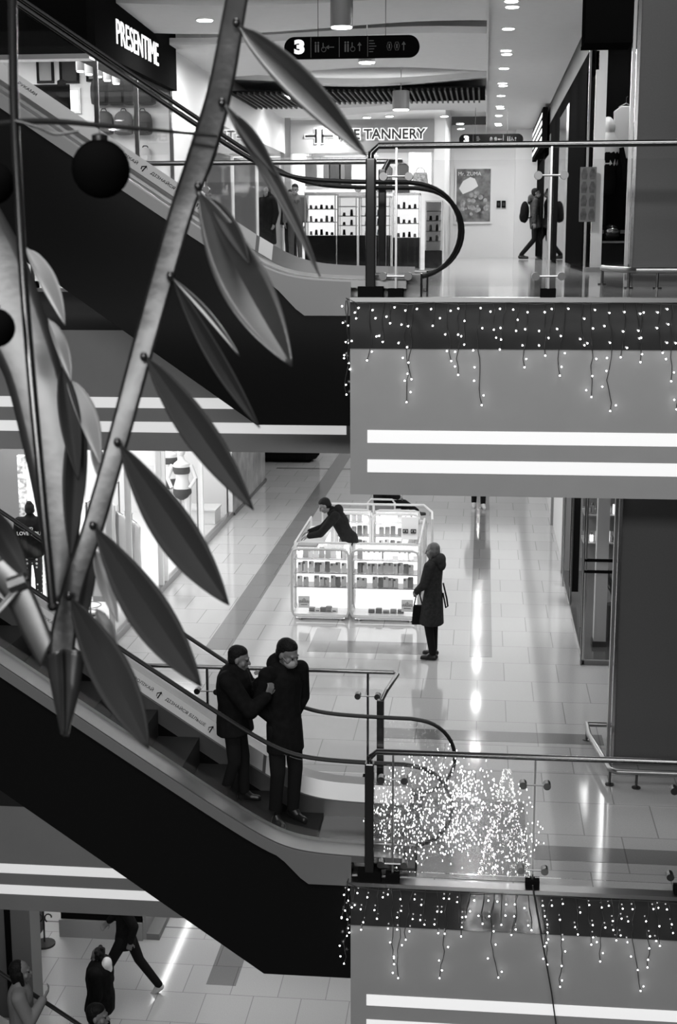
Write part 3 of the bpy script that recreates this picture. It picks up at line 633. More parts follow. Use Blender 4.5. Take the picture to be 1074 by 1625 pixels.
# hanging direction signs
def pill(x0, x1, y, z0, z1):
    r = (z1-z0)/2; zc = (z0+z1)/2
    return [(x1-r+r*sin(a), zc+r*cos(a)) for a in [pi*k/14 for k in range(15)]] + [(x0+r-r*sin(a), zc-r*cos(a)) for a in [pi*k/14 for k in range(15)]]
def way_sign(x0, x1, y, z0, z1, label, flip):
    s = thing('direction_sign', label, 'sign', ((x0+x1)/2, y, z0)); h = z1-z0; L = x1-x0
    MB().prism(pill(x0, x1, y, z0, z1), 'y', y, y+.08).build('panel', M['black'], s)
    tex_obj('3', h*.82, 'numeral', M['letter'], s, depth=.004, origin=(x0+L*.115, y-.006, (z0+z1)/2), bold=.012, sx=1.25)
    g = MB(); zc = (z0+z1)/2; k = h*.5
    def man(cx): g.ball((cx, y-.004, zc+k*.42), k*.09, 8, sc=(1, .1, 1)); g.box((cx-k*.07, y-.006, zc-k*.45), (cx+k*.07, y-.002, zc+k*.28))
    def arrow(cx, d):
        if d == 'l': g.box((cx-k*.35, y-.006, zc-k*.04), (cx+k*.35, y-.002, zc+k*.04)); g.prism([(cx-k*.45, zc), (cx-k*.15, zc+k*.2), (cx-k*.15, zc-k*.2)], 'y', y-.006, y-.002)
        else: g.box((cx-k*.04, y-.006, zc-k*.4), (cx+k*.04, y-.002, zc+k*.3)); g.prism([(cx, zc+k*.42), (cx-k*.2, zc+k*.12), (cx+k*.2, zc+k*.12)], 'y', y-.006, y-.002)
    def chair(cx): g.tube([(cx+k*.22*cos(a), y-.004, zc-k*.2+k*.22*sin(a)) for a in [2*pi*q/10 for q in range(11)]], k*.035, 4); g.box((cx-k*.1, y-.006, zc-k*.1), (cx-k*.02, y-.002, zc+k*.4))
    def lift(cx):
        g.tube([(cx+k*.24*sin(a), y-.004, zc+k*.42*cos(a)) for a in [2*pi*(q+.5)/6 for q in range(7)]], k*.035, 4); g.box((cx-k*.06, y-.006, zc-k*.2), (cx+k*.06, y-.002, zc+k*.2))
    def lines(cx):
        for q in range(5): g.box((cx, y-.006, zc+k*.5-q*k*.25), (cx+k*(.45, .55, .7, .5, .4)[q], y-.002, zc+k*.56-q*k*.25))
    if not flip:
        man(x0+L*.235); man(x0+L*.255); chair(x0+L*.295); arrow(x0+L*.345, 'l'); man(x0+L*.455); man(x0+L*.475); chair(x0+L*.51); arrow(x0+L*.56, 'u'); lines(x0+L*.63); lift(x0+L*.78); lift(x0+L*.835); arrow(x0+L*.885, 'u')
        dv = (.2, .41, .62)
    else:
        lines(x0+L*.27); lift(x0+L*.5); lift(x0+L*.57); arrow(x0+L*.64, 'l'); man(x0+L*.76); man(x0+L*.79); chair(x0+L*.83); arrow(x0+L*.88, 'u'); dv = (.22, .69)
    g.build('pictogram_row', M['sign_dim'], s)
    d = MB()
    for q in dv: d.box((x0+L*q-.003, y-.005, z0+.01), (x0+L*q+.003, y-.001, z1-.01))
    d.build('divider', M['sign_dim'], s)
    for q in (.25, .75): MB().tube([(x0+L*q, y+.04, z1-.01), (x0+L*q, y+.04, 8.6)], .004, 5).build('wire', M['wire'], s)
way_sign(-2.285, -.765, 16.0, 7.466, 7.700, 'long black pill-shaped sign hanging nearer the atrium, marked 3 with arrows', False)
way_sign(-.66, .86, 34.0, 7.72, 7.97, 'smaller looking black pill-shaped sign deeper in the corridor, marked 3', True)
# ceiling lamps
def downlight(x, y, z, r, label, group, hh=.0):
    s = thing('ceiling_downlight', label, 'ceiling light', (x, y, z), group)
    MB().lathe((x, y, z), [(r*1.25, -.012), (r*1.25, .0), (r*1.0, .02)], 18).build('trim_ring', M['white_gloss'], s)
    MB().lathe((x, y, z), [(r, -.02), (r, -.012)], 18).build('lens', M['lamp'], s)
k = 0
for z0, zc, x, y0, st, n, e in LIGHT_ROWS[1:2]:
    for i in range(n):
        downlight(x, y0+i*st, zc+.02, .085, f'bright ceiling downlight in the row beside the dark shopfront, {ORD[i]} from the atrium', 'downlights beside the dark shopfront')
        if i % 2 == 0: downlight(x+.02, y0+i*st+.45, zc+.02, .085, f'bright ceiling downlight paired behind the {ORD[i]} lamp of the row beside the dark shopfront', 'downlights beside the dark shopfront')
for i, (px, py, Y) in enumerate(((325, 31, 18.4), (434, 160, 31.5), (618, 184, 34.2), (705, 184, 34.2), (730, 196, 37), (731, 204, 38.5), (582, 186, 34.0))):
    p = at(px, py, Y); downlight(p.x, Y, p.z, .10 if i == 0 else .09, ['bright downlight in the pale ceiling recess beside the hanging leaves', 'bright downlight next to the dark ceiling grille beside the bag shop corridor', 'small downlight above the letters of the grey shop sign', 'small downlight above the end of the grey shop sign', 'small downlight before the white end wall', 'smallest downlight just above the deeper direction sign', 'small downlight above the middle of the grey shop sign'][i], None)
def can_lamp(px, py, Y, r, h, label):
    p = at(px, py, Y); s = thing('cylinder_ceiling_lamp', label, 'ceiling light', p)
    MB().lathe(p, [(r, .0), (r, h), (r*.9, h+.01)], 24).build('can', M['mgrey'], s, smooth=True); MB().lathe(p, [(r*.9, -.012), (r*.92, .001)], 24).build('lens', M['lamp'], s)
    MB().tube([(p.x, p.y, p.z+h), (p.x, p.y, 8.98)], .01, 6).build('stem', M['steel'], s)
can_lamp(542, 43, 18.2, .145, .34, 'big grey cylinder lamp hanging from the wavy ceiling above the long direction sign')
can_lamp(582, 99, 21.5, .13, .12, 'short cylinder lamp just below the long direction sign')
can_lamp(636, 174, 27.5, .165, .34, 'dark cylinder lamp hanging above the grey shop sign')
can_lamp(845, 6, 18.0, .12, .2, 'cylinder lamp cut by the picture edge above the shopfront row') if False else None
def grille(x0, x1, y0, y1, z, label):
    s = thing('ceiling_grille', label, 'vent', ((x0+x1)/2, (y0+y1)/2, z)); MB().box((x0, y0, z+.03), (x1, y1, z+.06)).build('backing', M['black_matte'], s)
    mb = MB(); n = int((x1-x0)/.11)
    for i in range(n): mb.box((x0+i*.11, y0, z-.02), (x0+i*.11+.035, y1, z+.035))
    mb.build('slat', M['dgrey'], s)
grille(-3.6, -.05, 27.9, 30.4, 8.36, 'long dark slatted ceiling grille in front of the grey shop sign'); grille(-5.0, -3.9, 27.6, 30.6, 8.30, 'short dark slatted ceiling grille beside the corridor downlight')
# ---- island of jewellery showcases
def case(x0, x1, y0, y1, zb, zt, m, label, shelves, grp='jewellery showcases'):
    s = thing('display_case', label, 'display case', ((x0+x1)/2, y0, 5), grp)
    MB().box((x0, y0, 5), (x1, y1, zb)).build('base', M['truss'], s, bevel=.01)
    MB().box((x0+.01, y1-.03, zb), (x1-.01, y1-.01, zt)).build('back_panel', m, s)
    f = MB()
    for x in (x0, x1-.02):
        for y in (y0, y1-.02): f.box((x, y, zb), (x+.02, y+.02, zt))
    f.box((x0, y0, zt), (x1, y1, zt+.025)); f.build('frame', M['steel'], s)
    for z in shelves: MB().box((x0+.02, y0+.06, z), (x1-.02, y1-.03, z+.012)).build('shelf', M['shelf_lit'], s)
    MB().box((x0+.005, y0+.002, zb), (x1-.005, y0+.01, zt)).build('glass_front', M['glass'], s)
    return s
case(-3.10, -2.56, 24, 24.5, 5.56, 6.24, M['glow'], 'dazzling lit jewellery showcase on a black base, beside the two shoppers', (5.78, 6.0))
case(-2.54, -2.20, 24.02, 24.5, 5.56, 6.2, M['glow_soft'], 'dimmer jewellery showcase next to the dazzling one, shelves of small goods', (5.72, 5.88, 6.04))
case(-2.16, -1.62, 24.02, 24.5, 5.56, 6.2, M['glow_soft'], 'jewellery showcase behind the glass rail end post', (5.72, 5.88, 6.04))
case(-1.58, -1.12, 24, 24.5, 5.52, 6.24, M['glow'], 'dazzling lit jewellery showcase on a black base inside the handrail loop', (5.75, 6.0))
case(-1.04, -.74, 24.3, 24.6, 5.3, 6.12, M['soft_grey_panel'], 'tall narrow glass showcase at the end of the jewellery island', (5.45, 5.62, 5.8, 5.96))
mb_i = 0
for (x0, x1, y, zs, tier) in ((-3.06, -2.6, 24.2, (5.565, 5.795, 6.015), 'first dazzling'), (-2.5, -2.24, 24.2, (5.565, 5.735, 5.895), 'dimmer'), (-2.1, -1.68, 24.2, (5.565, 5.735, 5.895), 'post-hidden'), (-1.54, -1.16, 24.2, (5.525, 5.765, 6.015), 'second dazzling'), (-1.0, -.78, 24.42, (5.465, 5.635, 5.815), 'tall narrow')):
    for r, z in enumerate(zs):
        n = max(2, int((x1-x0)/.09)); rr = random.Random(int(z*1000)+int(x0*100))
        for i in range(n):
            x = x0+(x1-x0)*(i+.5)/n; hh = rr.uniform(.05, .11)
            s = thing('jewellery_stand', f"little jewellery stand, {ORD[i]} on the {['lowest','middle','top'][r]} level of the {tier} showcase", 'jewellery stand', (x, y, z), 'jewellery stands in the showcases')
            MB().prism([(x-.026, z), (x+.026, z), (x+.018, z+hh), (x-.018, z+hh)], 'y', y-.015, y+.02).build('bust', rr.choice([M['white_gloss'], M['grey'], M['mgrey'], M['dgrey'], M['white']]), s)
# ---------------------------------------------------------------- middle floor
# glass-fronted clothes shop on the long side
struct(MB().box((-5.06, 15.0, 0), (-4.98, 27.0, .10)).build('trim_19', M['steel']))
struct(MB().box((-5.02, 17.9, .10), (-5.0, 26.9, 3.4)).build('window_6', M['glass_shop']))
for y in (17.9, 18.9, 20.8, 21.1, 24.0, 26.9): struct(MB().box((-5.06, y-.03, .1), (-4.98, y+.03, 3.4)).build('trim_20', M['white_gloss']))
struct(MB().box((-9.2, 15.0, 0), (-9.0, 27.2, 3.4)).build('wall_shop', M['white']))
struct(MB().box((-9.0, 27.0, 0), (-5.1, 27.2, 3.4)).build('wall_shop', M['white']))
struct(MB().box((-9.0, 15.0, 0.0), (-5.06, 27.0, .03)).build('floor', M['shop_floor']))
lamp_area((-7, 22, 3.3), 420, 3, 8)
struct(MB().box((-5.12, 27.0, 0), (-4.98, 31.1, 3.4)).build('wall_shop', M['marble']))
struct(MB().box((-5.0, 27.0, 0), (-4.95, 31.12, .06)).build('trim_21', M['steel_dark']))
struct(MB().box((-9, 31.0, 0), (-5.0, 31.12, 3.4)).build('wall_shop', M['grey']))
struct(MB().box((-9.4, 14.6, 0), (-7.55, 15.0, 3.4)).build('wall_shop', M['dgrey']))
struct(MB().box((-9.4, 21.4, 0), (-7.4, 21.5, 3.4)).build('wall_shop', M['mgrey']))
# lit changing-room door with a busy edge of wares
s = thing('fitting_room_door', 'tall plain white lit door inside the clothes shop, above the person in black', 'door', (-6.9, 21.0, .03))
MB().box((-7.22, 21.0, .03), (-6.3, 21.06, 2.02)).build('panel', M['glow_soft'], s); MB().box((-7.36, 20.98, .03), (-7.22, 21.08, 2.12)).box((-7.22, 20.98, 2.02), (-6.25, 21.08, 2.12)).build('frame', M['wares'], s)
MB().tube([(-6.42, 20.97, 1.0), (-6.42, 20.95, 1.05), (-6.42, 20.97, 1.15)], .012, 6).build('handle', M['steel'], s)
# hanging clothes on two rails
for i, (px, py, Y, c, w_, h) in enumerate(((188, 800, 19.3, 0, .3, .75), (196, 806, 19.5, 0, .26, .7), (205, 800, 19.7, 0, .3, .85), (214, 815, 19.9, 2, .22, .8), (224, 822, 20.1, 0, .3, .8), (236, 830, 20.2, 3, .3, .9), (247, 835, 20.4, 0, .26, .85), (184, 890, 18.6, 0, .3, .6), (193, 905, 18.8, 3, .25, .55))):
    p = at(px, py, Y); p.x -= .45 if i < 7 else .4
    garment(p.x, Y+.3, max(.25, p.z-h), w_, h, [M['print_white'], M['grey'], M['mgrey'], M['pale_cloth']][c], f"{['white','grey','dark grey','pale grey'][c]} garment on a hanger in the clothes shop window, {ORD[i]} from the escalator", 'garments in the clothes shop window')
for i, (x, y0, y1, z) in enumerate(((-5.72, 19.2, 21.0, 1.72), (-5.75, 18.75, 19.15, 1.2))):
    s = thing('clothes_rail', ['taller steel clothes rail in the clothes shop window', 'lower steel clothes rail at the shop window end by the escalator'][i], 'clothes rail', (x, y0, .03))
    MB().tube([(x, y0, .03), (x, y0, z), (x, y1, z), (x, y1, .03)], .014, 8).build('bar', M['steel'], s)
    for y in (y0, y1): MB().box((x-.22, y-.02, .03), (x+.22, y+.02, .055)).build('foot', M['steel_dark'], s)
# swimwear mannequins
def torso_form(x, y, z, label, m, sgn=1):
    t = thing('mannequin', label, 'mannequin', (x, y, .03))
    MB().lathe((x, y, z), [(.05, -.12), (.13, -.08), (.17, .0), (.165, .12), (.12, .26), (.13, .36), (.165, .46), (.15, .56), (.06, .63), (.045, .7)], 18).build('torso', M['white_gloss'], t, smooth=True)
    MB().ball((x, y, z+.80), .09, 14, sc=(.85, 1, 1.2)).build('head', M['white_gloss'], t, smooth=True)
    MB().lathe((x, y, z), [(.06, -.13), (.137, -.08), (.178, .0), (.172, .09)], 18).build('briefs', m, t, smooth=True)
    MB().lathe((x, y, z), [(.145, .37), (.172, .46), (.168, .5)], 18).build('bikini_top', m, t, smooth=True)
    for q in (-1, 1):
        MB().tube([(x+q*.17, y, z+.53), (x+q*.27, y-.03, z+.28), (x+q*.17, y-.14, z+.12)], [.05, .042, .032], 8).build('arm', M['white_gloss'], t, smooth=True)
        MB().tube([(x+q*.09, y, z-.02), (x+q*.1, y, z-.42), (x+q*.1, y+.02, .06)], [.085, .055, .04], 8).build('leg', M['white_gloss'], t, smooth=True)
    MB().lathe((x, y, .03), [(.2, 0), (.2, .02), (.02, .03)], 20).build('stand', M['steel'], t)
a = at(289, 770, 25.0); torso_form(a.x, 25.0, .82, 'white mannequin in a dark bikini standing in the clothes shop window', M['bikini'])
a = at(270, 775, 25.9); torso_form(a.x, 25.9, .86, 'white mannequin in dark swimwear half hidden behind the bikini mannequin', M['bikini'])
s = thing('display_pole', 'thin grey pole on a round foot in the clothes shop window', 'pole', (-5.24, 24.7, .03)); MB().tube([(-5.24, 24.7, .05), (-5.24, 24.7, 1.15)], .014, 8).build('rod', M['mgrey'], s); MB().lathe((-5.24, 24.7, .03), [(.17, 0), (.17, .02), (.02, .03)], 20).build('foot', M['pale_cloth'], s)
s = thing('display_stand', 'low white display stand in the clothes shop window beside the thin pole', 'plinth', (-5.5, 26.2, .03)); MB().box((-5.9, 25.9, .03), (-5.15, 26.5, .30)).build('body', M['white'], s, bevel=.01); MB().box((-5.92, 25.88, .30), (-5.13, 26.52, .33)).build('top', M['white_gloss'], s)
s = thing('wire_basket_stand', 'small wire basket stand behind the shop glass near the escalator', 'stand', (-5.5, 18.3, .03))
MB().tube([(-5.5, 18.3, .03), (-5.5, 18.3, .9)], .012, 8).build('pole', M['steel_dark'], s)
for z in (.30, .42): MB().tube([(-5.5+.2*cos(a), 18.3+.2*sin(a), z) for a in [2*pi*k/16 for k in range(17)]], .006, 5).build('hoop', M['steel_dark'], s)
MB().box((-5.72, 18.08, .03), (-5.28, 18.52, .12)).build('foot', M['white'], s)
# long dark counter at the far end
s = thing('service_counter', 'long dark rounded counter standing far off past the marble wall', 'counter', (-4.8, 34.2, 0))
MB().prism([(-6.2, 33.85)]+[(-4.45+.3*sin(a), 34.15-.3*cos(a)) for a in [pi*k/12 for k in range(7)]]+[(-4.15, 34.8), (-6.2, 34.8)], 'z', .08, 1.0).build('body', M['black'], s)
MB().prism([(-6.2, 33.8)]+[(-4.4+.3*sin(a), 34.1-.3*cos(a)) for a in [pi*k/12 for k in range(7)]]+[(-4.1, 34.85), (-6.2, 34.85)], 'z', 1.0, 1.05).build('worktop', M['dgrey'], s)
MB().box((-6.2, 33.95, 0), (-4.3, 34.75, .08)).build('plinth', M['black_matte'], s)
inlay(-5, 32.9, -3.7, 33.1); inlay(-3.36, 32.9, -1, 33.1)
# glass shop recess beside the pillar
struct(MB().box((1.335, 17.5, 0), (4, 17.56, .06)).build('trim_22', M['mgrey']))
struct(MB().box((1.335, 17.47, 0), (1.35, 17.53, 3.4)).build('trim_23', M['steel_dark'])); struct(MB().box((1.36, 17.5, 0), (1.385, 17.55, 3.4)).build('trim_24', M['steel']))
for z in (1.385, 1.235): struct(MB().box((1.35, 17.5, z), (4, 17.53, z+.035)).build('trim_25', M['black']))
struct(MB().box((1.35, 17.56, .06), (4, 17.575, 3.4)).build('window_7', M['glass_shop']))
struct(MB().box((1.2, 21.0, 0), (5, 21.1, 3.4)).build('wall_shop', M['grey'])) if False else None
struct(MB().box((1.36, 22.6, 0), (5, 22.7, 3.4)).build('wall_shop', M['mgrey']))
struct(MB().box((1.37, 17.6, .0), (4, 22.6, .05)).build('floor', M['dark_floor']))
struct(MB().box((1.385, 20.5, .22), (1.50, 20.9, 3.4)).build('trim_26', M['black'])); struct(MB().box((1.37, 20.4, 0), (1.395, 20.46, 3.4)).build('trim_27', M['steel_dark'])); struct(MB().box((1.33, 21.7, 0), (1.36, 21.76, 3.4)).build('trim_28', M['steel']))
struct(MB().box((1.37, 26.6, 0), (1.42, 26.66, 3.4)).build('trim_29', M['steel'])); struct(MB().box((1.42, 22.7, 0), (1.46, 44, 3.4)).build('wall_right', M['white']))
lamp_area((2.3, 19.8, 3.3), 130, 1.2, 3.5)
s = thing('shop_column', 'plain pale square column standing inside the glass shop by the pillar', 'column', (1.68, 18.3, .05)); MB().box((1.56, 18.2, .1), (1.72, 18.4, 3.38)).build('shaft', M['pale_cloth'], s); MB().box((1.54, 18.18, .05), (1.74, 18.42, .12)).build('base', M['dgrey'], s)
for i, (z, y) in enumerate(((1.36, 18.9), (1.75, 18.9), (2.1, 18.9))):
    s = thing('glass_shelf', f'lit glass shelf of sparkling goods in the shop by the pillar, {ORD[i]} from below', 'shelf', (1.8, y, z), 'glass shelves in the shop by the pillar')
    MB().box((1.42, y-.2, z), (2.6, y+.25, z+.015)).build('shelf', M['shelf_lit'], s); MB().box((1.42, y+.25, z-.3), (2.6, y+.27, z+.02)).build('back_panel', M['grey'], s)
    for x in (1.45, 2.5): MB().tube([(x, y+.24, .05 if i == 0 else z-.3), (x, y+.24, z)], .012, 6).build('upright', M['steel'], s)
    rr = random.Random(i+20)
    for k in range(9):
        x = 1.46+.075*k; b = thing('perfume_bottle', f'small sparkling bottle, {ORD[k]} from the glass edge on the {ORD[i]} lit shelf by the pillar', 'bottle', (x, y-.08, z+.015), 'bottles on the shelves by the pillar'); hh = rr.uniform(.07, .15); mm = rr.choice([M['glow_soft'], M['white_gloss'], M['mgrey'], M['chrome']])
        MB().box((x-.025, y-.11, z+.015), (x+.025, y-.05, z+.015+hh)).build('body', mm, b, bevel=.008); MB().lathe((x, y-.08, z+.015+hh), [(.01, 0), (.012, .01), (.012, .03)], 8).build('cap', M['steel'], b)
s = thing('potted_plant', 'dark spiky plant in a tall pot inside the glass shop, half behind the pillar', 'plant', (1.82, 18.5, .05)); MB().lathe((1.84, 18.5, .05), [(.09, 0), (.12, .5), (.11, .52)], 14).build('pot', M['dgrey'], s, smooth=True)
mb = MB(); rr = random.Random(8)
for k in range(22):
    a = rr.uniform(0, 6.28); l = rr.uniform(.25, .6); mb.tube([(1.84, 18.5, .55), (1.84+.05*cos(a), 18.5+.05*sin(a), .55+l*.6), (1.84+.16*cos(a), 18.5+.16*sin(a), .55+l)], [.012, .014, .002], 4)
mb.build('foliage', M['dgrey'], s)
# ---- phone accessory kiosk: five glass showcases round the seller
def phone_case(x, y, z, m, label, tilt=.18, w_=.078, h=.155):
    t = thing('phone_case', label, 'phone case', (x, y, z), 'phone cases in the kiosk')
    MB().prism([(x-w_/2+.01, z), (x+w_/2-.01, z), (x+w_/2, z+.01), (x+w_/2, z+h-.01), (x+w_/2-.01, z+h), (x-w_/2+.01, z+h), (x-w_/2, z+h-.01), (x-w_/2, z+.01)], 'y', y, y+.011).build('shell', m, t)
    MB().box((x-w_*.38, y-.003, z+h*.72), (x-w_*.02, y+.0, z+h*.92)).build('camera_cutout', M['mgrey'] if m is not M['dgrey'] else M['black'], t)
cm = [M['case_white'], M['case_clear'], M['grey'], M['mgrey'], M['dgrey']]; cn = ['white', 'clear', 'pale grey', 'mid grey', 'dark']
def showcase(x0, x1, y0, y1, h, label, shelves, glow, frame=True, logo=None, face='front'):
    s = thing('display_case', label, 'display case', ((x0+x1)/2, y0, 0), 'showcases of the phone kiosk')
    r = .018
    MB().box((x0+.02, y0+.03, .05), (x1-.02, y1-.02, .09)).build('base', M['white_gloss'], s)
    MB().box((x0+.03, y1-.05, .09), (x1-.03, y1-.03, h-.02)).build('back_panel', glow, s)
    MB().box((x0, y0+.0, .08), (x1, y0+.006, h)).build('glass_front', M['glass'], s)
    for z in shelves: MB().box((x0+.02, y0+.10, z), (x1-.02, y1-.05, z+.01)).build('shelf', M['shelf_lit'], s)
    c = .09
    for y in (y0, y1-.02):
        MB().tube([(x0+c, y, .06), (x1-c, y, .06), (x1-.025, y, .085), (x1, y, .06+c), (x1, y, h-c), (x1-.025, y, h-.025), (x1-c, y, h), (x0+c, y, h), (x0+.025, y, h-.025), (x0, y, h-c), (x0, y, .06+c), (x0+.025, y, .085), (x0+c, y, .06)], r, 8).build('frame_loop', M['white_tube'], s, smooth=True)
    MB().box((x0, y0+.01, h-.004), (x1, y1-.02, h+.004)).build('glass_top', M['glass'], s)
    for y in (y0+.05, y1-.07):
        for x in (x0+.12, x1-.12): MB().lathe((x, y, 0), [(.03, 0), (.03, .05)], 10).build('foot', M['steel'], s)
    MB().tube([(x0+.06, y0+.02, .045), (x1-.06, y0+.02, .045)], .012, 6).build('light_tube', M['glow'], s)
    if logo is not None:
        lx, ly = logo; q = MB().box((lx-.085, y0-.006, ly-.09), (lx+.085, y0-.003, ly+.09)).build('logo_card', M['print_white'], s)
        e = MB()
        for k in (-1, 0, 1):
            hh = .035+.02*(k == 0)
            for a, b in (((-.024, 0), (-.017, hh)), ((.017, 0), (.024, hh)), ((-.024, 0), (.024, .007)), ((-.006, .012), (.006, hh+.012*(k == 0)))):
                e.box((lx+k*.052+a[0], y0-.009, ly-.01+a[1]), (lx+k*.052+b[0], y0-.006, ly-.01+b[1]))
        e.box((lx-.05, y0-.009, ly-.045), (lx+.05, y0-.006, ly-.035)); e.build('emblem', M['mgrey'], q)
    return s
A = showcase(-2.72, -1.885, 19.3, 19.78, 1.07, 'glowing front showcase of the phone kiosk, module farther from the standing woman', (.47, .68, .89), M['glow'], logo=(-2.54, .28))
B = showcase(-1.855, -.87, 19.3, 19.78, 1.07, 'glowing front showcase of the phone kiosk, module nearer the standing woman', (.47, .68, .89), M['glow'], logo=(-1.03, .26))
C = showcase(-2.35, -1.77, 21.75, 22.1, 1.12, 'rear showcase of the phone kiosk behind the bending seller', (.5, .72, .93), M['glow_soft'])
D = showcase(-1.73, -.98, 21.75, 22.1, 1.12, 'rear showcase of the phone kiosk in front of the seated person', (.5, .72, .93), M['glow_soft'])
for nm, x0, x1, y, zs, n, seed in (('front showcase module farther from the woman', -2.66, -1.93, 19.48, (.48, .69, .90), 9, 1), ('front showcase module nearer the woman', -1.78, -.95, 19.48, (.48, .69, .90), 11, 2), ('rear showcase behind the seller', -2.3, -1.82, 21.92, (.51, .73, .94), 5, 3), ('rear showcase by the seated person', -1.66, -1.05, 21.92, (.51, .73, .94), 6, 4)):
    rr = random.Random(seed)
    for r, z in enumerate(zs):
        for i in range(n):
            if rr.random() < .06: continue
            k = rr.choice((0, 0, 0, 0, 0, 1, 1, 1, 2, 3) if 'front' in nm else (0, 1, 2, 3, 3, 4, 2))
            phone_case(x0+(x1-x0)*(i+.5+rr.uniform(-.12, .12))/n, y, z, cm[k], f"{cn[k]} phone case, {ORD[i]} on the {['lowest','middle','top'][r]} shelf, {nm}", h=rr.uniform(.13, .165))
    if 'front' in nm:
        for i in range(5):
            x = x0+.22+(x1-x0-.4)*i/4; b = thing('accessory_box', f'small accessory box, {ORD[i]} along the bottom of the {nm}', 'box', (x, 19.5, .09), 'accessory boxes in the kiosk')
            MB().box((x-.05, 19.46, .09), (x+.04, 19.54, .09+rr.uniform(.03, .09))).build('carton', rr.choice([M['case_white'], M['grey'], M['mgrey']]), b, bevel=.004); MB().box((x-.03, 19.455, .10), (x+.02, 19.46, .115)).build('label_print', M['mgrey'], b)
# side showcase towards the standing woman and low counter beside the seller
s = thing('display_case', 'long glowing side showcase of the phone kiosk beside the standing woman', 'display case', (-1.03, 19.8, 0), 'showcases of the phone kiosk')
MB().box((-1.18, 19.82, .05), (-.88, 21.72, .5)).build('base', M['white_gloss'], s); MB().box((-1.16, 19.84, .5), (-1.14, 21.7, 1.02)).build('back_panel', M['glow'], s)
MB().box((-.89, 19.82, .5), (-.88, 21.72, 1.04)).build('glass_side', M['glass'], s); MB().box((-1.18, 19.82, 1.04), (-.88, 21.72, 1.05)).build('glass_top', M['glass'], s); MB().box((-1.13, 19.84, .76), (-.9, 21.7, .77)).build('shelf', M['shelf_lit'], s)
MB().box((-1.16, 19.86, 0), (-.9, 21.68, .05)).build('plinth', M['steel'], s)
MB().tube([(-.87, 19.8, .08), (-.87, 19.8, 1.0), (-.89, 19.82, 1.06), (-.89, 21.74, 1.06), (-.87, 21.76, 1.0), (-.87, 21.76, .08)], .018, 8).build('frame_loop', M['white_tube'], s, smooth=True)
for r, z in enumerate((.51, .78)):
    for i in range(9):
        k = (i*3+r) % 4; y = 19.98+.2*i; t = thing('phone_case', f"{cn[k]} phone case in the side showcase, {ORD[i]} from the front on its {['lower','upper'][r]} shelf", 'phone case', (-1.02, y, z), 'phone cases in the kiosk')
        MB().box((-1.03, y-.036, z), (-1.02, y+.036, z+.145)).build('shell', cm[k], t, bevel=.004); MB().box((-1.019, y-.03, z+.1), (-1.016, y-.005, z+.135)).build('camera_cutout', M['mgrey'], t)
s = thing('service_counter', 'low white counter of the phone kiosk under the seller hands', 'counter', (-2.6, 20.6, 0)); MB().box((-2.72, 19.84, .05), (-2.42, 21.75, .86)).build('body', M['glow_soft'], s); MB().box((-2.74, 19.82, .86), (-2.40, 21.77, .9)).build('top', M['white_gloss'], s); MB().box((-2.7, 19.86, 0), (-2.44, 21.73, .05)).build('plinth', M['steel'], s)
MB().tube([(-2.74, 19.82, .05), (-2.74, 19.82, 1.05), (-2.74, 21.78, 1.05), (-2.74, 21.78, .05)], .016, 8).build('frame_loop', M['white_tube'], s)
for x0_, x1_, y_ in ((-2.68, -1.92, 19.345), (-1.82, -.92, 19.345), (-2.3, -1.82, 21.79), (-1.68, -1.03, 21.79)):
    area('added_case_fill', ((x0_+x1_)/2, y_, 1.04), x1_-x0_, 1.7, (radians(38), 0, 0), sy=.03)  # fill added inside each showcase to brighten the goods from the front
s = thing('logo_board', 'white slanted board with the kiosk emblem standing on the side showcase', 'sign', (-1.05, 20.3, 1.05))
MB().prism([(20.2, 1.05), (20.5, 1.05), (20.36, 1.36), (20.34, 1.36)], 'x', -1.18, -.93).build('board', M['print_white'], s)
e = MB()
for k in (-1, 1):
    for a, b in (((-.04, 0), (-.03, .06)), ((.03, 0), (.04, .06)), ((-.04, 0), (.04, .01)), ((-.04, .05), (.04, .06)), ((-.012, .02), (.012, .04))): e.box((-1.055+k*.06+a[0], 20.205, 1.14+a[1]), (-1.055+k*.06+b[0], 20.24, 1.14+b[1]))
e.build('emblem', M['dgrey'], s)
s = thing('tablet', 'grey tablet lying on the front showcase corner near the seller', 'tablet', (-2.5, 19.5, 1.075)); MB().box((-2.66, 19.42, 1.076), (-2.36, 19.62, 1.09)).build('body', M['mgrey'], s, bevel=.004); MB().box((-2.645, 19.435, 1.09), (-2.375, 19.605, 1.092)).build('screen', M['grey'], s)
# tubular canopy frame at the back of the kiosk
s = thing('kiosk_frame', 'white tubular frame rising behind the rear showcases of the phone kiosk', 'frame', (-1.7, 22.2, 0))
MB().tube([(-2.6, 22.18, .0), (-2.6, 22.18, 1.2), (-.92, 22.18, 1.2), (-.78, 22.0, 1.12), (-.76, 21.6, 1.08), (-.76, 21.6, .0)], .02, 8).build('tube', M['white_tube'], s, smooth=True)
for x in (-1.75,): MB().tube([(x, 22.18, 0), (x, 22.18, 1.2)], .02, 8).build('strut', M['white_tube'], s)
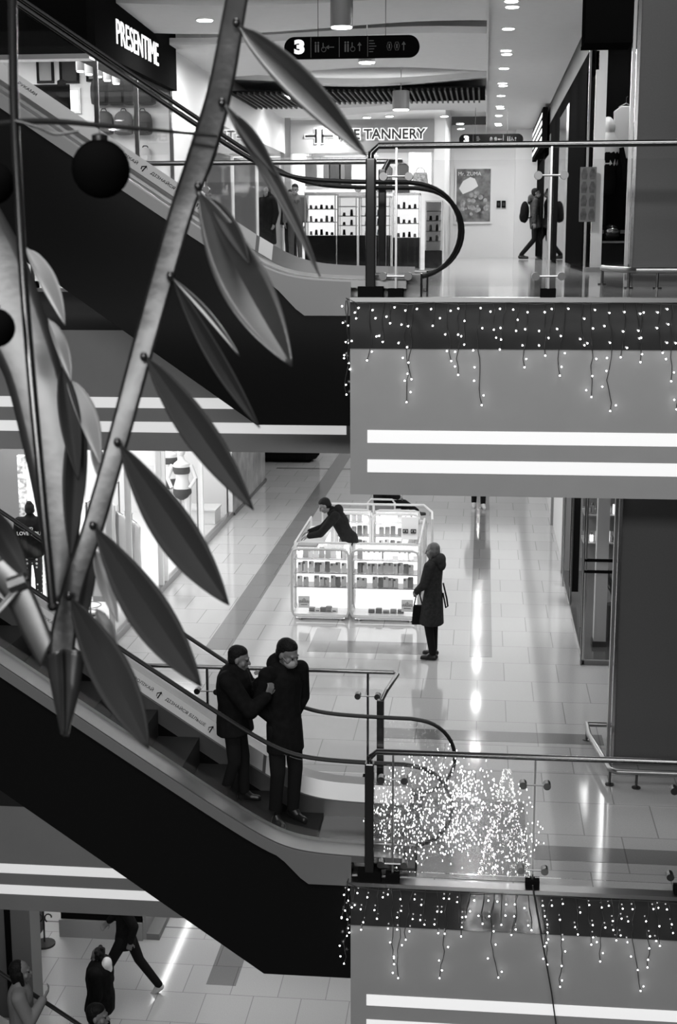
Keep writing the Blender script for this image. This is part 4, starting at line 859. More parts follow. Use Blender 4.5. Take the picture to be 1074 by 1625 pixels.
# chair behind the kiosk
s = thing('chair', 'chair with a pale metal side frame behind the phone kiosk', 'chair', (-1.85, 25.6, 0))
MB().box((-2.1, 25.35, .43), (-1.6, 25.85, .48)).build('seat', M['dgrey'], s, bevel=.02)
MB().tube([(-2.1, 25.3, .0), (-2.1, 25.3, .64), (-2.05, 25.3, .7), (-1.65, 25.3, .7), (-1.6, 25.3, .64), (-1.6, 25.3, .0)], .02, 8).build('back_frame', M['white_tube'], s, smooth=True)
MB().box((-2.07, 25.29, .5), (-1.63, 25.32, .6)).build('backrest', M['mgrey'], s)
for x in (-2.08, -1.62): MB().tube([(x, 25.83, 0), (x, 25.83, .45)], .018, 8).build('leg', M['steel'], s)
# ---------------------------------------------------------------- lowest floor
struct(MB().box((-9, 18.75, -5), (-6.62, 19.1, -1.6)).build('wall_shop', M['dgrey'])); struct(MB().box((-6.95, 16.6, -5), (-5.95, 17.0, -1.6)).build('wall_left', M['mgrey'])); struct(MB().box((-6.3, 16.58, -5), (-6.22, 16.6, -1.6)).build('trim_30', M['black']))
struct(MB().box((-9, 16.7, -5), (-6.95, 16.9, -1.6)).build('wall_left', M['black_matte']))
struct(MB().box((-9, 20.4, -5), (-5.0, 20.5, -1.6)).build('wall_shop', M['white'])); struct(MB().box((-6.28, 18.9, -4.72), (-5.0, 19.0, -1.6)).build('wall_shop', M['black'])); struct(MB().box((-6.3, 18.85, -5), (-5.0, 19.02, -4.72)).build('trim_31', M['grey']))
struct(MB().box((-5.02, 18.9, -5), (-4.95, 30, -1.6)).build('wall_left', M['grey'])); struct(MB().box((-4.95, 18.9, -5), (-4.75, 30, -4.9)).build('trim_32', M['mgrey']))
lamp_area((-6.6, 19.8, -1.75), 50, .6, .5)
struct(MB().box((-4.96, 19.1, -3.83), (-4.94, 23.0, -3.66)).build('added_streak_strip', M['lamp']))  # unseen glowing strip added to make the bright streak on the floor
s = thing('scroll_ornament', 'dark wrought scroll ornament in front of the lit shop gap on the lowest floor', 'ornament', (-6.45, 18.6, -5))
q = MB()
for k in range(6):
    for sx in (-1, 1):
        c = (-6.45+.09*sx, 18.6, -4.55+.18*k); q.tube([(c[0]+(.03+.008*i)*cos(i*.6)*sx, c[1], c[2]+(.03+.008*i)*sin(i*.6)) for i in range(8)], .012, 5)
q.build('scrollwork', M['dgrey'], s); MB().tube([(-6.45, 18.6, -5), (-6.45, 18.6, -3.5)], .014, 6).build('stem', M['dgrey'], s); MB().lathe((-6.45, 18.6, -5), [(.16, 0), (.16, .03), (.02, .05)], 16).build('foot', M['dgrey'], s)
# ---------------------------------------------------------------- people
class BL:
    """closed tapered limbs and rounded masses that are fused into one continuous skin"""
    def __init__(s): s.mb = MB()
    def cone(s, p0, p1, r0, r1=None, flat=1.0, side=None, n=14, cap=1.0):
        p0, p1 = Vector(p0), Vector(p1); r1 = r0 if r1 is None else r1; a = p1-p0; L = a.length
        if L < 1e-6: a = Vector((0, 0, 1)); L = 1e-6
        a = a.normalized(); u = Vector(side) if side is not None else Vector((1, 0, 0))
        if abs(u.normalized().dot(a)) > .95: u = Vector((0, 1, 0))
        u = (u-a*u.dot(a)).normalized(); v = a.cross(u); rings = []
        for k in range(1, 5): q = -pi/2+pi/2*k/4.0001; rings.append((r0*sin(q)*.999, r0*cos(q)))
        for k in range(0, 4): q = pi/2*k/4.0001; rings.append((L+r1*cap*sin(q)*.999, r1*cos(q)))
        vs = [p0-a*r0]+[p0+a*t+(u*cos(2*pi*j/n)+v*flat*sin(2*pi*j/n))*r for t, r in rings for j in range(n)]+[p0+a*(L+r1*cap)]
        k = len(rings); E_ = len(vs)-1; fs = [(0, 1+(j+1) % n, 1+j) for j in range(n)]
        for i in range(k-1):
            q = 1+i*n; fs += [(q+j, q+(j+1) % n, q+n+(j+1) % n, q+n+j) for j in range(n)]
        q = 1+(k-1)*n; fs += [(q+j, q+(j+1) % n, E_) for j in range(n)]
        s.mb.add(vs, fs); return s
    def ell(s, c, r, R=None, n=16):
        k = MB(); k.ball((0, 0, 0), 1, n); vs = [Vector((x*r[0], y*r[1], z*r[2])) for x, y, z in k.v]
        if R is not None: vs = [R @ q for q in vs]
        s.mb.add([q+Vector(c) for q in vs], k.f); return s
    def build(s, name, m, parent, vox=.01, smooth=3):
        me = bpy.data.meshes.new(name); me.from_pydata(s.mb.v, [], s.mb.f)
        bm = bmesh.new(); bm.from_mesh(me); bmesh.ops.recalc_face_normals(bm, faces=bm.faces); bm.to_mesh(me); bm.free()
        o = bpy.data.objects.new(name, me); COL.objects.link(o)
        r = o.modifiers.new('r', 'REMESH'); r.mode = 'VOXEL'; r.voxel_size = vox; r.use_smooth_shade = True
        q = o.modifiers.new('s', 'SMOOTH'); q.iterations = smooth; q.factor = .5
        dg = bpy.context.evaluated_depsgraph_get(); m2 = bpy.data.meshes.new_from_object(o.evaluated_get(dg)); m2.name = name
        o.modifiers.clear(); o.data = m2; bpy.data.meshes.remove(me); m2.materials.clear(); m2.materials.append(m)
        m2.polygons.foreach_set('use_smooth', [True]*len(m2.polygons)); adopt(o, parent, True); return o
def rotm(yaw, pitch):
    return Matrix.Rotation(radians(yaw), 3, 'Z') @ Matrix.Rotation(radians(pitch), 3, 'X')
def hand(b, w, d, n, s, curl=.5, side=1):
    """palm, four unequal fingers and a thumb at the side; d along the hand, n palm normal"""
    d = Vector(d).normalized(); n = Vector(n); n = (n-d*n.dot(d)).normalized(); a = d.cross(n)*side
    w = Vector(w)
    for k in range(4): b.cone(w+a*(.028-.018*k)*s*.6, w+d*.085*s+a*(.030-.020*k)*s, .014*s, .0115*s)
    for k, l in enumerate((.070, .080, .074, .058)):
        p = w+d*.088*s+a*(.031-.0205*k)*s; c1 = (d*cos(curl*.7)+n*sin(curl*.7)); c2 = (d*cos(curl*1.8)+n*sin(curl*1.8)); m_ = p+c1*l*.52*s
        b.cone(p, m_, .0098*s, .009*s, n=10); b.cone(m_, m_+c2*l*.48*s, .009*s, .0075*s, n=10)
    t0 = w+d*.025*s+a*.03*s; t1 = t0+(d*.6+a*.75+n*.25).normalized()*.04*s; b.cone(t0, t1, .013*s, .0105*s, n=10); b.cone(t1, t1+(d*.9+a*.2+n*.35).normalized()*.034*s, .0105*s, .0085*s, n=10)
DEF = dict(head=(0, .02, 1.625), neck=(0, 0, 1.49), chest=(0, 0, 1.33), belly=(0, 0, 1.12), pelvis=(0, 0, .96), shL=(-.18, 0, 1.43), shR=(.18, 0, 1.43), elL=(-.23, -.03, 1.14), elR=(.23, -.03, 1.14), wrL=(-.235, .06, .90), wrR=(.235, .06, .90),
           hiL=(-.085, 0, .93), hiR=(.085, 0, .93), knL=(-.095, .03, .50), knR=(.095, .03, .50), anL=(-.1, -.02, .085), anR=(.1, -.02, .085), look=(0, 0), toeL=(-.12, 1, 0), toeR=(.12, 1, 0), hdL=None, hdR=None, nL=None, nR=None)
def person(label, loc, rz, H, J=None, top=None, legs=None, shoes=None, hair=None, hs=1.0, vox=.011, hem=.8, bulk=1.0, hood=False, mask=False, skin=None, style='short', curl=.6, top_name='coat', collar=True, hood_mat=None, skirt=1.0):
    k = H/1.75; P = {a: (Vector(b)*k if a[:2] in ('he', 'ne', 'ch', 'be', 'pe', 'sh', 'el', 'wr', 'hi', 'kn', 'an') else b) for a, b in {**DEF, **(J or {})}.items()}
    t = thing('person', label, 'person', loc, None, radians(rz)); skin = skin or M['skin']; hk = k*hs
    R = rotm(*P['look']); hc = P['head']
    def hp(x, y, z): return hc+R @ (Vector((x, y, z))*hk)
    b = BL()
    b.ell(hp(0, -.012, .028), (.074*hk, .093*hk, .094*hk), R).ell(hp(0, .022, -.035), (.06*hk, .068*hk, .075*hk), R).ell(hp(0, .052, -.082), (.036*hk, .034*hk, .03*hk), R)
    b.cone(hp(0, .085, .012), hp(0, .108, -.028), .0085*hk, .015*hk).ell(hp(0, .088, -.062), (.024*hk, .012*hk, .010*hk), R).ell(hp(0, .078, .022), (.05*hk, .016*hk, .012*hk), R)
    for q in (-1, 1): b.ell(hp(q*.075, -.008, -.01), (.012*hk, .02*hk, .03*hk), R).ell(hp(q*.045, .055, -.03), (.024*hk, .022*hk, .026*hk), R)
    b.cone(P['neck']-Vector((0, 0, .03))*k, hp(0, -.015, -.05), .056*k, .052*k)
    b.cone(P['pelvis'], P['belly'], .135*k, .125*k, .72).cone(P['belly'], P['chest'], .125*k, .15*k, .68).cone(P['chest'], P['neck'], .15*k, .06*k, .7).cone(P['shL'], P['shR'], .055*k, .055*k)
    for q in 'LR':
        b.cone(P['sh'+q], P['el'+q], .05*k, .039*k).cone(P['el'+q], P['wr'+q], .039*k, .027*k).cone(P['hi'+q], P['kn'+q], .078*k, .052*k).cone(P['kn'+q], P['an'+q], .052*k, .036*k)
        td = Vector(P['toe'+q]).normalized(); b.cone(P['an'+q]+Vector((0, 0, -.04*k)), P['an'+q]+td*.12*k+Vector((0, 0, -.055*k)), .036*k, .028*k)
        d = P['hd'+q] or (P['wr'+q]-P['el'+q]); n = P['n'+q] or ((1, 0, 0) if q == 'L' else (-1, 0, 0)); hand(b, P['wr'+q], d, n, k*hs, curl, 1 if q == 'L' else -1)
    body = b.build('body', skin, t, min(vox, .0085), 2)
    for q in (-1, 1):
        e = MB().ball(hp(q*.031, .0835, .002), .0072*hk, 8).build('eye', M['eye'], None, smooth=True); adopt(e, t, True)
    if not mask:
        e = MB().ball(hp(0, .098, -.062), .014*hk, 10, sc=(1, .3, .22)).build('mouth', M['lip'], None, smooth=True); adopt(e, t, True)
    # clothes
    g = 1.0*bulk; c = BL(); pz = P['pelvis']
    c.cone(pz, P['belly'], .17*k*g, .165*k*g, .74).cone(P['belly'], P['chest'], .165*k*g, .185*k*g, .72).cone(P['chest'], P['neck']-Vector((0, 0, .05*k)), .182*k*g, .095*k*g, .72).cone(P['shL'], P['shR'], .078*k*g, .078*k*g)
    if hem < .9:
        kn = (P['knL']+P['knR'])/2; hp_ = (P['hiL']+P['hiR'])/2; f = (.93-hem)/.43; c.cone(pz, hp_+(kn-hp_)*f, .172*k*g, .182*k*g*skirt, .8, cap=.12)
    for q in 'LR': c.cone(P['sh'+q], P['el'+q], .078*k*g, .064*k*g).cone(P['el'+q], P['el'+q]+(P['wr'+q]-P['el'+q])*.93, .064*k*g, .048*k*g)
    if collar: c.cone(P['neck']-Vector((0, .01, .03))*k, P['neck']+Vector((0, 0, .012))*k, .082*k*g, .076*k*g, .95)
    co = c.build(top_name, top, t, vox, 3)
    if hood:
        h_ = BL(); nb = P['neck']; h_.ell(nb+Vector((0, -.10, .015))*k, (.125*k, .085*k, .10*k)).cone(nb+Vector((-.085, -.02, .0))*k, nb+Vector((.085, -.02, .0))*k, .05*k, .05*k).ell(nb+Vector((0, -.13, -.06))*k, (.10*k, .06*k, .09*k)); h_.build('hood', hood_mat or top, t, vox, 3)
    l = BL(); l.ell(P['pelvis']+Vector((0, 0, -.03))*k, (.155*k, .115*k, .12*k))
    for q in 'LR': l.cone(P['hi'+q], P['kn'+q], .092*k, .070*k).cone(P['kn'+q], P['an'+q]+Vector((0, 0, .02*k)), .068*k, .056*k)
    l.build('trousers', legs, t, vox, 3)
    for q in 'LR':
        td = Vector(P['toe'+q]).normalized(); a = P['an'+q]; s_ = BL(); s_.cone(a+td*(-.035*k)+Vector((0, 0, -.035*k)), a+td*.15*k+Vector((0, 0, -.052*k)), .047*k, .036*k, .95).cone(a+Vector((0, 0, .01*k)), a+td*.05*k+Vector((0, 0, -.03*k)), .05*k, .043*k).cone(a+td*(-.04*k)+Vector((0, 0, -.068*k)), a+td*.17*k+Vector((0, 0, -.07*k)), .022*k, .019*k); s_.build('shoe', shoes, t, min(vox, .009), 2)
    # hair
    hh = BL(); hh.ell(hp(0, -.034, .040), (.081*hk, .090*hk, .090*hk), R)
    if style == 'short': hh.ell(hp(0, -.045, -.005), (.077*hk, .07*hk, .08*hk), R).ell(hp(0, -.012, .068), (.075*hk, .082*hk, .062*hk), R)
    if style == 'long': hh.ell(hp(0, -.04, -.01), (.09*hk, .078*hk, .1*hk), R).cone(hp(0, -.06, -.02), hp(0, -.055, -.13), .08*hk, .05*hk, .7).cone(hp(-.075, .0, .0), hp(-.07, .02, -.11), .028*hk, .02*hk).cone(hp(.075, .0, .0), hp(.07, .02, -.11), .028*hk, .02*hk)
    if style == 'bun': hh.ell(hp(0, -.045, -.005), (.078*hk, .07*hk, .08*hk), R).ell(hp(0, -.07, .11), (.05*hk, .05*hk, .042*hk), R)
    if style == 'curly':
        rr = random.Random(2)
        for i in range(16): a = rr.uniform(0, 6.28); z = rr.uniform(-.03, .1); hh.ell(hp(.075*cos(a), -.03+.07*sin(a) if sin(a) < .4 else -.02, z), (.034*hk,)*3)
    hh.build('hair', hair or M['hair'], t, min(vox, .009), 2)
    if mask:
        m_ = BL(); m_.ell(hp(0, .05, -.055), (.062*hk, .062*hk, .05*hk), R).ell(hp(0, .085, -.045), (.038*hk, .03*hk, .034*hk), R); m_.build('face_mask', M['mask'], t, .008, 2)
        for q in (-1, 1):
            e = MB().tube([hp(q*.06, .055, -.03), hp(q*.078, .0, .0)], .0025*hk, 5).build('mask_strap', M['mask'], None); adopt(e, t, True)
    return t, P
M.update(skin=mat('skin', .17, .5), skin_dark=mat('skin_in_shade', .22, .5), hair=mat('dark_hair', .005, .6, spec=.2, bump=.6, nscale=60), hair_fair=mat('fair_hair', .085, .5, noise=.3, nscale=30), eye=mat('eye', .01, .2), lip=mat('lips', .14, .5), mask=mat('face_mask_cloth', .30, .7),
         coat_black=mat('coat_black', .007, .85, spec=.1, noise=.3, nscale=20), coat_dark=mat('coat_charcoal', .010, .85, spec=.1, noise=.3, nscale=20), coat_grey=mat('coat_grey', .026, .85, spec=.1, noise=.3, nscale=25), jeans=mat('dark_trousers', .010, .85, spec=.1), jeans_grey=mat('grey_trousers', .06, .8), shoe_black=mat('black_shoes', .008, .35), shoe_white=mat('white_shoes', .55, .5), parka=mat('grey_parka', .06, .8, spec=.1, noise=.3, nscale=25), sweat=mat('grey_sweatshirt', .11, .85), pale=mat('pale_top', .28, .8))
# two men riding down
zA = prof(-2.14)-.05
person('man in a short black jacket on the escalator, face in profile, hands raised', (-2.23, 11.93, zA-.02), -100, 1.53, dict(head=(0, .07, 1.62), neck=(0, .02, 1.49), shL=(-.18, .0, 1.42), elL=(-.22, .14, 1.16), wrL=(-.08, .27, 1.36), hdL=(.2, .1, .7), nL=(.4, -.8, 0), elR=(.19, .25, 1.12), wrR=(.11, .41, 1.28), hdR=(-.1, .3, .7), nR=(-.5, -.6, 0), knL=(-.1, .06, .5), anL=(-.11, .06, .085), anR=(.1, -.1, .085), look=(8, -12)), M['coat_black'], M['jeans'], M['shoe_black'], hs=1.1, vox=.010, hem=.82, bulk=1.36, curl=1.0, top_name='jacket', skin=M['skin'])
zB = max(0.02, prof(-1.78)-.05)
person('taller man in a long black hooded coat on the escalator, pale face mask, looking down', (-1.77, 11.98, zB), -138, 1.80, dict(head=(0, .07, 1.615), neck=(0, .02, 1.48), elL=(-.24, -.05, 1.14), wrL=(-.12, .0, 1.0), elR=(.24, -.05, 1.14), wrR=(.12, .0, 1.0), hdL=(.25, .0, -1), hdR=(-.25, .0, -1), nL=(1, 0, 0), nR=(-1, 0, 0), look=(14, -20)), M['coat_black'], M['jeans'], M['shoe_black'], hs=1.06, vox=.010, hem=.70, bulk=1.0, hood=True, mask=True, skirt=1.0)
# seller inside the kiosk
person('seller in a dark jacket bending over the low counter of the phone kiosk', (-2.06, 20.75, 0), 92, 1.68, dict(pelvis=(0, -.06, .93), belly=(0, .03, 1.08), chest=(0, .12, 1.27), neck=(0, .23, 1.41), head=(0, .35, 1.50), shL=(-.18, .17, 1.36), shR=(.18, .17, 1.36), elL=(-.25, .40, 1.09), elR=(.25, .40, 1.09), wrL=(-.17, .60, 1.03), wrR=(.12, .62, 1.04), hiL=(-.085, -.06, .91), hiR=(.085, -.06, .91), knL=(-.1, -.03, .5), knR=(.1, -.03, .5), anL=(-.1, -.08, .085), anR=(.1, -.08, .085), nL=(.4, 0, -1), nR=(-.4, 0, -1), look=(0, -34)), M['coat_dark'], M['jeans'], M['shoe_black'], hood=True, hem=.85, vox=.013, top_name='jacket', style='short', hair=M['hair'])
# standing woman
t, P = person('woman in a long grey hooded coat and dark boots standing at the phone kiosk', (-.60, 17.62, 0), 72, 1.57, dict(hiL=(-.08, 0, .93), knL=(-.09, .03, .5), anL=(-.10, -.04, .085), knR=(.09, .02, .5), anR=(.11, .02, .085), toeL=(-.2, 1, 0), toeR=(.1, 1, 0), elL=(-.24, .06, 1.16), wrL=(-.12, .22, 1.02), elR=(.24, .08, 1.15), wrR=(.13, .24, 1.0), nL=(.5, -.5, 0), nR=(-.5, -.5, 0), look=(4, -8)), M['coat_grey'], M['jeans'], M['shoe_black'], hair=M['hair_fair'], style='long', hem=.54, hood=True, bulk=1.03, vox=.012, skirt=1.22)
o = MB().tube([(.08, -.11, 1.02), (.06, -.17, .82), (.05, -.19, .72), (.03, -.17, .70), (.02, -.13, .9)], .012, 6).build('belt', M['coat_black'], None); adopt(o, t, True)
s = thing('handbag', 'dark handbag hanging in front of the woman at the kiosk', 'bag', (-.78, 17.62, .5)); MB().prism([(-.88, .46), (-.70, .46), (-.72, .72), (-.86, .72)], 'y', 17.58, 17.66).build('body', M['coat_black'], s, bevel=.015); MB().tube([(-.85, 17.62, .72), (-.82, 17.62, .86), (-.78, 17.62, .88), (-.74, 17.62, .72)], .01, 6).build('handle', M['coat_black'], s)
# person sitting behind the kiosk
person('person in black sitting on the chair behind the phone kiosk, one dark shoe stretched out', (-1.86, 25.62, 0), -82, 1.72, dict(pelvis=(0, 0, .56), belly=(0, -.02, .74), chest=(0, 0, .95), neck=(0, .03, 1.12), head=(0, .06, 1.25), shL=(-.18, .02, 1.06), shR=(.18, .02, 1.06), elL=(-.23, .10, .80), elR=(.23, .10, .80), wrL=(-.12, .3, .72), wrR=(.12, .3, .72), hiL=(-.09, .02, .55), hiR=(.09, .02, .55), knL=(-.10, .42, .52), anL=(-.10, .55, .085), anR=(.10, .66, .42), knR=(.10, .42, .60), toeR=(0, 1, .1), nL=(.3, 0, -1), nR=(-.3, 0, -1)), M['coat_black'], M['jeans'], M['shoe_black'], hem=1.0, vox=.016, bulk=1.3)
person('distant walker in dark trousers and pale shoes, cut off by the slab above', (-.04, 28.3, 0), 185, 1.72, dict(knL=(-.09, .06, .5), anL=(-.09, .08, .085), anR=(.09, -.08, .085)), M['coat_dark'], M['jeans'], M['shoe_white'], vox=.018)
# person inside the clothes shop
a = at(49, 850, 19.6); t, P = person('person in a black printed jacket and polka dot trousers from behind in the clothes shop', (a.x, 19.6, .03), 8, 1.60, dict(look=(0, -10)), M['coat_black'], M['polka'], M['shoe_black'], style='bun', vox=.015, top_name='jacket', hem=.86, bulk=1.12)
for i, (tx, z, sz) in enumerate((('AND', 1.30, .06), ('LOVE YOU', 1.22, .075))):
    o = tex_obj(tx, sz, 'jacket_lettering', M['print_white'], None, depth=.004, origin=(0, -.152, z*1.60/1.75+.04), rot=(pi/2, 0, 0)); adopt(o, t, True)
# upper floor people
a = at(848, 408, 36.5); t, P = person('man in a grey parka with a pale face mask walking past the dark shopfront', (a.x-.02, 36.5, 5), -88, 1.80, dict(hiL=(-.085, 0, .92), knL=(-.09, .20, .50), anL=(-.09, .30, .085), knR=(.09, .0, .50), anR=(.09, -.32, .10), look=(0, 0), wrL=(-.22, .14, .92), wrR=(.24, -.02, .90)), M['parka'], M['jeans'], M['shoe_black'], hood=True, mask=True, vox=.018, hem=.78, top_name='parka')
s = thing('backpack', 'black backpack worn by the masked man in the grey parka', 'backpack', (a.x-.28, 36.5, 5.95)); b = BL(); b.ell((0, 0, .25), (.12, .16, .28)).ell((-.05, 0, .14), (.09, .13, .15)); o = b.build('body', M['coat_black'], s, .015)
for q in (-1, 1): o = MB().tube([(.08, q*.1, .48), (.2, q*.13, .54), (.34, q*.12, .45), (.36, q*.13, .2), (.1, q*.12, .1)], .018, 6).build('strap', M['coat_black'], None); adopt(o, s, True)
a = at(425, 395, 31.0); person('woman in a long black hooded coat standing by the grey shop wall upstairs', (a.x, 31.0, 5), 150, 1.66, dict(), M['coat_black'], M['jeans'], M['shoe_black'], hood=True, hem=.45, vox=.018, bulk=1.2, style='long', skirt=1.15)
a = at(469, 400, 31.5); t, P = person('shopper in a grey lettered sweatshirt and face mask beside the dazzling showcase', (a.x, 31.5, 5), 178, 1.74, dict(look=(0, -12)), M['sweat'], M['jeans_grey'], M['shoe_white'], mask=True, vox=.018, top_name='sweatshirt', hem=.86)
o = tex_obj('GAP', .13, 'chest_lettering', M['dgrey'], None, depth=.004, origin=(0, .150, 1.33), rot=(pi/2, 0, pi)); adopt(o, t, True)
a = at(438, 400, 34); person('shopper in dark clothes half hidden by the long black coat upstairs', (-5.02+.35, 33.6, 5), 160, 1.70, dict(), M['coat_dark'], M['jeans'], M['shoe_black'], vox=.02)
# lowest floor
person('man in dark clothes and white trainers striding along the lowest floor', (-4.83, 17.3, -5), 96, 1.80, dict(pelvis=(0, 0, .92), hiL=(-.085, .02, .90), hiR=(.085, -.02, .90), knL=(-.09, .22, .52), anL=(-.09, .24, .085), knR=(.09, -.16, .50), anR=(.09, -.42, .10), toeR=(0, .8, -.6), elL=(-.24, -.16, 1.16), wrL=(-.22, -.1, .92), elR=(.24, .1, 1.15), wrR=(.22, .26, 1.0), look=(10, 0)), M['coat_black'], M['jeans'], M['shoe_white'], vox=.013, hem=.78, top_name='jacket')
person('person in a black jacket with a white hood walking before the black panel downstairs', (at(158, 1540, 15.8).x, 15.8, -5), 84, 1.56, dict(anL=(-.1, .14, .085), knL=(-.1, .12, .5), anR=(.1, -.16, .085), look=(6, -14)), M['coat_black'], M['pale'], M['shoe_white'], style='curly', vox=.013, hood=True, hood_mat=M['shirt_white'], bulk=1.5, top_name='jacket', hem=.80)
zC = -5+prof(-3.72)-.05; person('dark haired rider on the lowest escalator, only head and shoulders in view', (-3.66, 11.95, zC), -92, 1.78, dict(), M['coat_black'], M['jeans'], M['shoe_black'], vox=.012)
zD = -5+prof(-4.5)-.05; person('long haired rider in a pale top higher up the lowest escalator', (-4.42, 11.95, zD), -75, 1.68, dict(elR=(.22, .1, 1.18), wrR=(.1, .24, 1.36), nR=(0, -1, 0)), M['pale_dim'], M['jeans'], M['shoe_black'], style='long', vox=.012, top_name='jumper', hem=.84)
# ---------------------------------------------------------------- metal leaf branches hanging in the atrium, close to the viewer
M.update(leaf_dark=mat('brushed_leaf_dark', .014, .55, metal=.2, spec=.25), leaf_mid=mat('brushed_leaf_grey', .10, .32, metal=.75, noise=.15, nscale=6), leaf_pale=mat('satin_leaf_pale', .22, .42, metal=.3), leaf_shine=mat('polished_leaf', .085, .32, metal=.7, bump=.25, nscale=3.5),
         stem_metal=mat('hammered_stem', .055, .3, metal=.7, bump=.3, nscale=4, noise=.6), rod=mat('dark_polished_rod', .06, .22, metal=.8), ball=mat('dark_velvet_ball', .004, .8, spec=0))
def catmull(pts, n):
    pts = [Vector(p) for p in pts]; out = []
    for i in range(len(pts)-1):
        a, b, c, d = pts[max(i-1, 0)], pts[i], pts[i+1], pts[min(i+2, len(pts)-1)]
        for k in range(n):
            t = k/n; out.append(.5*((2*b)+(c-a)*t+(2*a-5*b+4*c-d)*t*t+(3*b-a-3*c+d)*t**3))
    return out+[pts[-1]]
def solid_sheet(rows, name, m, parent, th=.004):
    """rows of points across a curved sheet, given a real thickness"""
    k, n = len(rows), len(rows[0]); mb = MB()
    mb.add([p for r in rows for p in r], [(i*n+j, i*n+j+1, (i+1)*n+j+1, (i+1)*n+j) for i in range(k-1) for j in range(n-1)])
    o = mb.build(name, m, parent, smooth=True); s = o.modifiers.new('thick', 'SOLIDIFY'); s.thickness = th; s.offset = 0; return o
def leaf(parent, B, T, wl, wr, m, D0=3.5, D1=3.4, fold=.5, bow=0, a=.85, tipcut=.0, name='leaf'):
    P0, P1 = deep(*B, D0), deep(*T, D1); ax = (P1-P0); vd = (P0+P1)/2-Vector((0, 0, CAMZ)); vd.normalize()
    side = ax.cross(vd).normalized()      # towards the upper side in view
    if side.dot(UP) < 0: side = -side
    s = (D0+D1)/2/FPX; rows = []; n = 22
    for i in range(n+1):
        t = i/n; q = P0+ax*t+side*(bow*s*sin(pi*t)); w = max(.03, sin(pi*min(1, t**a*.985+.015))**.85) if t < 1 else .02
        if t < .1: w *= .25+.75*t/.1
        rows.append([])
        for j in range(9):
            u = j/4-1; ww = (wr if u > 0 else wl)*s*w
            rows[-1].append(q+side*(u*ww)+vd*(-fold*(abs(u)**1.1)*ww)+vd*(.02*sin(pi*t)))
    o = solid_sheet(rows, name, m, parent, .003); return o
def ribbon(parent, L, R_, m, D=3.5, name='ribbon', bend=.012, th=.005):
    a, b = catmull([deep(x, y, D) for x, y in L], 6), catmull([deep(x, y, D) for x, y in R_], 6); rows = []
    for p, q in zip(a, b):
        c = (p+q)/2; v = (c-Vector((0, 0, CAMZ))).normalized(); rows.append([p+(q-p)*t-v*bend*sin(pi*t) for t in (0, .15, .3, .5, .7, .85, 1)])
    return solid_sheet(rows, name, m, parent, th)
br = thing('metal_branch', 'long hanging metal branch with pointed drooping leaves crossing the escalators', 'decoration', deep(103, 1168, 3.5))
S = [(386, -60), (372, 20), (350, 140), (322, 240), (290, 330), (258, 440), (222, 570), (190, 690), (150, 830), (114, 940), (98, 1040)]
W = [17, 18, 20, 22, 19, 19, 18, 17, 17, 17, 20]
LF = [(x-w_*.97, y-w_*.2) for (x, y), w_ in zip(S, W)]+[(101, 1165)]; RG = [(x+w_*.97, y+w_*.2) for (x, y), w_ in zip(S, W)]+[(106, 1168)]
ribbon(br, LF, RG, M['stem_metal'], 3.5, 'stem', .003, .008)
ribbon(br, [(76, 1040), (82, 1090), (98, 1165)], [(100, 1030), (103, 1090), (103, 1168)], M['leaf_shine'], 3.47, 'stem_tip', .02); ribbon(br, [(103, 1030), (104, 1090), (104, 1168)], [(135, 1035), (124, 1100), (107, 1168)], M['leaf_mid'], 3.47, 'stem_tip', .015)
for B, T, wl, wr, m, fo, bw, a in (((376, 38), (583, 249), 24, 24, 'leaf_mid', .9, 4, .9), ((353, 160), (508, 440), 12, 12, 'leaf_mid', .8, 10, .8), ((362, 175), (440, 282), 8, 15, 'leaf_dark', .5, 0, .9), ((313, 298), (463, 581), 38, 40, 'leaf_mid', .6, -6, 1.1), ((330, 312), (396, 420), 10, 18, 'leaf_dark', .4, 0, .9),
                                   ((272, 438), (412, 679), 14, 13, 'leaf_dark', .8, -4, 1.1), ((272, 440), (380, 565), 5, 7, 'leaf_mid', .5, 4, 1), ((230, 563), (402, 809), 27, 26, 'leaf_dark', .5, 0, 1), ((187, 700), (363, 960), 38, 28, 'leaf_dark', .55, 0, 1.15), ((148, 832), (319, 1089), 38, 30, 'leaf_dark', .55, 0, 1.15), ((110, 945), (236, 1188), 34, 30, 'leaf_dark', .5, 4, 1.1)):
    leaf(br, B, T, wl, wr, M[m], 3.48, 3.36, fo, bw, a)
for x, y in ((375, 36), (352, 163), (314, 296), (270, 438), (228, 566), (186, 702), (147, 834), (109, 946)):
    c = deep(x, y, 3.46); MB().ball(c, .010, 10, sc=(1, .8, 1.3)).build('leaf_joint', M['rod'], br, smooth=True)
br2 = thing('metal_branch', 'broad polished metal branch with pale leaves hanging beside the picture edge', 'decoration', deep(85, 950, 3.7))
ribbon(br2, [(-60, 380), (-30, 520), (8, 600), (32, 690), (52, 780), (68, 870), (80, 960)], [(-6, 320), (42, 412), (86, 545), (112, 640), (128, 740), (128, 830), (104, 950)], M['leaf_shine'], 3.75, 'broad_blade', .010, .006)
for B, T, wl, wr, m in (((40, 392), (103, 516), 6, 22, 'leaf_pale'), ((76, 505), (113, 606), 5, 16, 'leaf_pale'), ((104, 598), (159, 738), 6, 26, 'leaf_pale'), ((146, 690), (168, 780), 10, 10, 'leaf_pale'), ((98, 582), (124, 762), 16, 18, 'leaf_dark'), ((126, 640), (112, 885), 18, 20, 'leaf_dark'), ((150, 870), (187, 988), 12, 12, 'leaf_pale'), ((148, 860), (126, 1010), 12, 14, 'leaf_dark'), ((152, 965), (188, 1036), 10, 12, 'leaf_pale')):
    leaf(br2, B, T, wl, wr, M[m], 3.72, 3.66, .35)
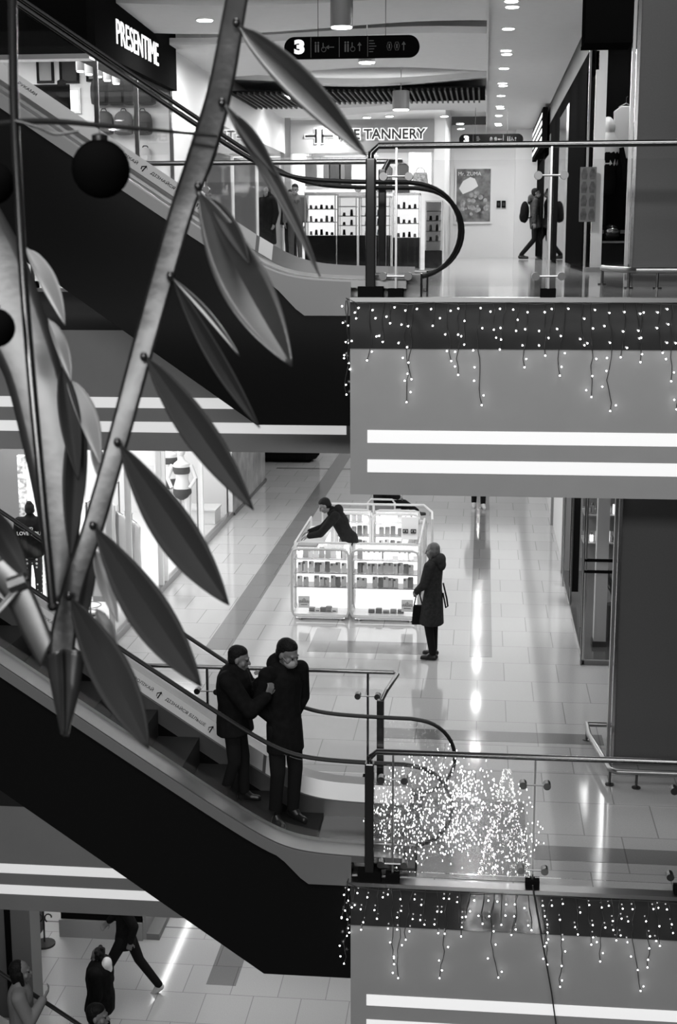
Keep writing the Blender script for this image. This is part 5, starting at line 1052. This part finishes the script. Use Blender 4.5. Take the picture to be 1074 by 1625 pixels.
br3 = thing('metal_branch', 'short grey metal branch piece with a dark leaf low at the picture edge', 'decoration', deep(40, 1000, 3.3))
ribbon(br3, [(-30, 905), (8, 950), (34, 1004), (64, 1060)], [(10, 880), (42, 918), (66, 968), (84, 1016)], M['leaf_mid'], 3.3, 'blade', .006); leaf(br3, (-25, 800), (46, 922), 22, 20, M['leaf_dark'], 3.25, 3.28, .3); leaf(br3, (44, 915), (-30, 1000), 5, 5, M['leaf_pale'], 3.26, 3.24, .2)
c = deep(38, 920, 3.27); MB().tube([deep(15, 930, 3.27), deep(42, 920, 3.27)], .02, 8).build('leaf_joint', M['leaf_shine'], br3, smooth=True)
r_ = thing('hanging_rod', 'thin dark rod hanging down through the metal leaves', 'rod', deep(82, 960, 3.4))
MB().tube(catmull([deep(x, y, 3.4) for x, y in ((20, -60), (22, 150), (30, 320), (38, 450), (50, 600), (61, 720), (73, 850), (83, 960))], 6), .0115, 10).build('shaft', M['rod'], r_, smooth=True)
MB().ball(deep(83, 962, 3.4), .014, 8).build('end_knob', M['rod'], r_, smooth=True)
tw = thing('metal_twig', 'thin bent metal twig reaching across the dark escalator side', 'decoration', deep(20, 196, 3.4))
MB().tube(catmull([deep(x, y, 3.4) for x, y in ((-40, 203), (24, 194), (90, 193), (160, 199), (240, 206), (345, 216))], 6), [.009-.005*i/30 for i in range(31)], 8).build('stem', M['rod'], tw, smooth=True)
MB().tube(catmull([deep(x, y, 3.39) for x, y in ((24, 192), (60, 202), (88, 213), (125, 208))], 5), .004, 6).build('side_shoot', M['rod'], tw, smooth=True)
for (x, y, rr_, D, lab) in ((160, 268, 46, 3.45, 'dark round ball ornament hanging from the thin twig before the escalator side'), (-7, 520, 31, 3.3, 'dark ball ornament at the picture edge in front of the broad metal blade'), (-12, 290, 34, 3.4, 'dark ball ornament at the picture edge above the broad metal blade')):
    c = deep(x, y, D); r = rr_*D/FPX; s = thing('ball_ornament', lab, 'ornament', c); MB().ball(c, r, 28).build('ball', M['ball'], s, smooth=True)
    MB().lathe((c.x, c.y, c.z+r*.95), [(r*.28, 0), (r*.28, r*.18), (r*.1, r*.24)], 14).build('cap', M['rod'], s, smooth=True); MB().tube([(c.x, c.y, c.z+r*1.1), (c.x, c.y, c.z+r*1.1+(.05 if rr_ == 46 else .3))], .0015, 5).build('thread', M['wire'], s)
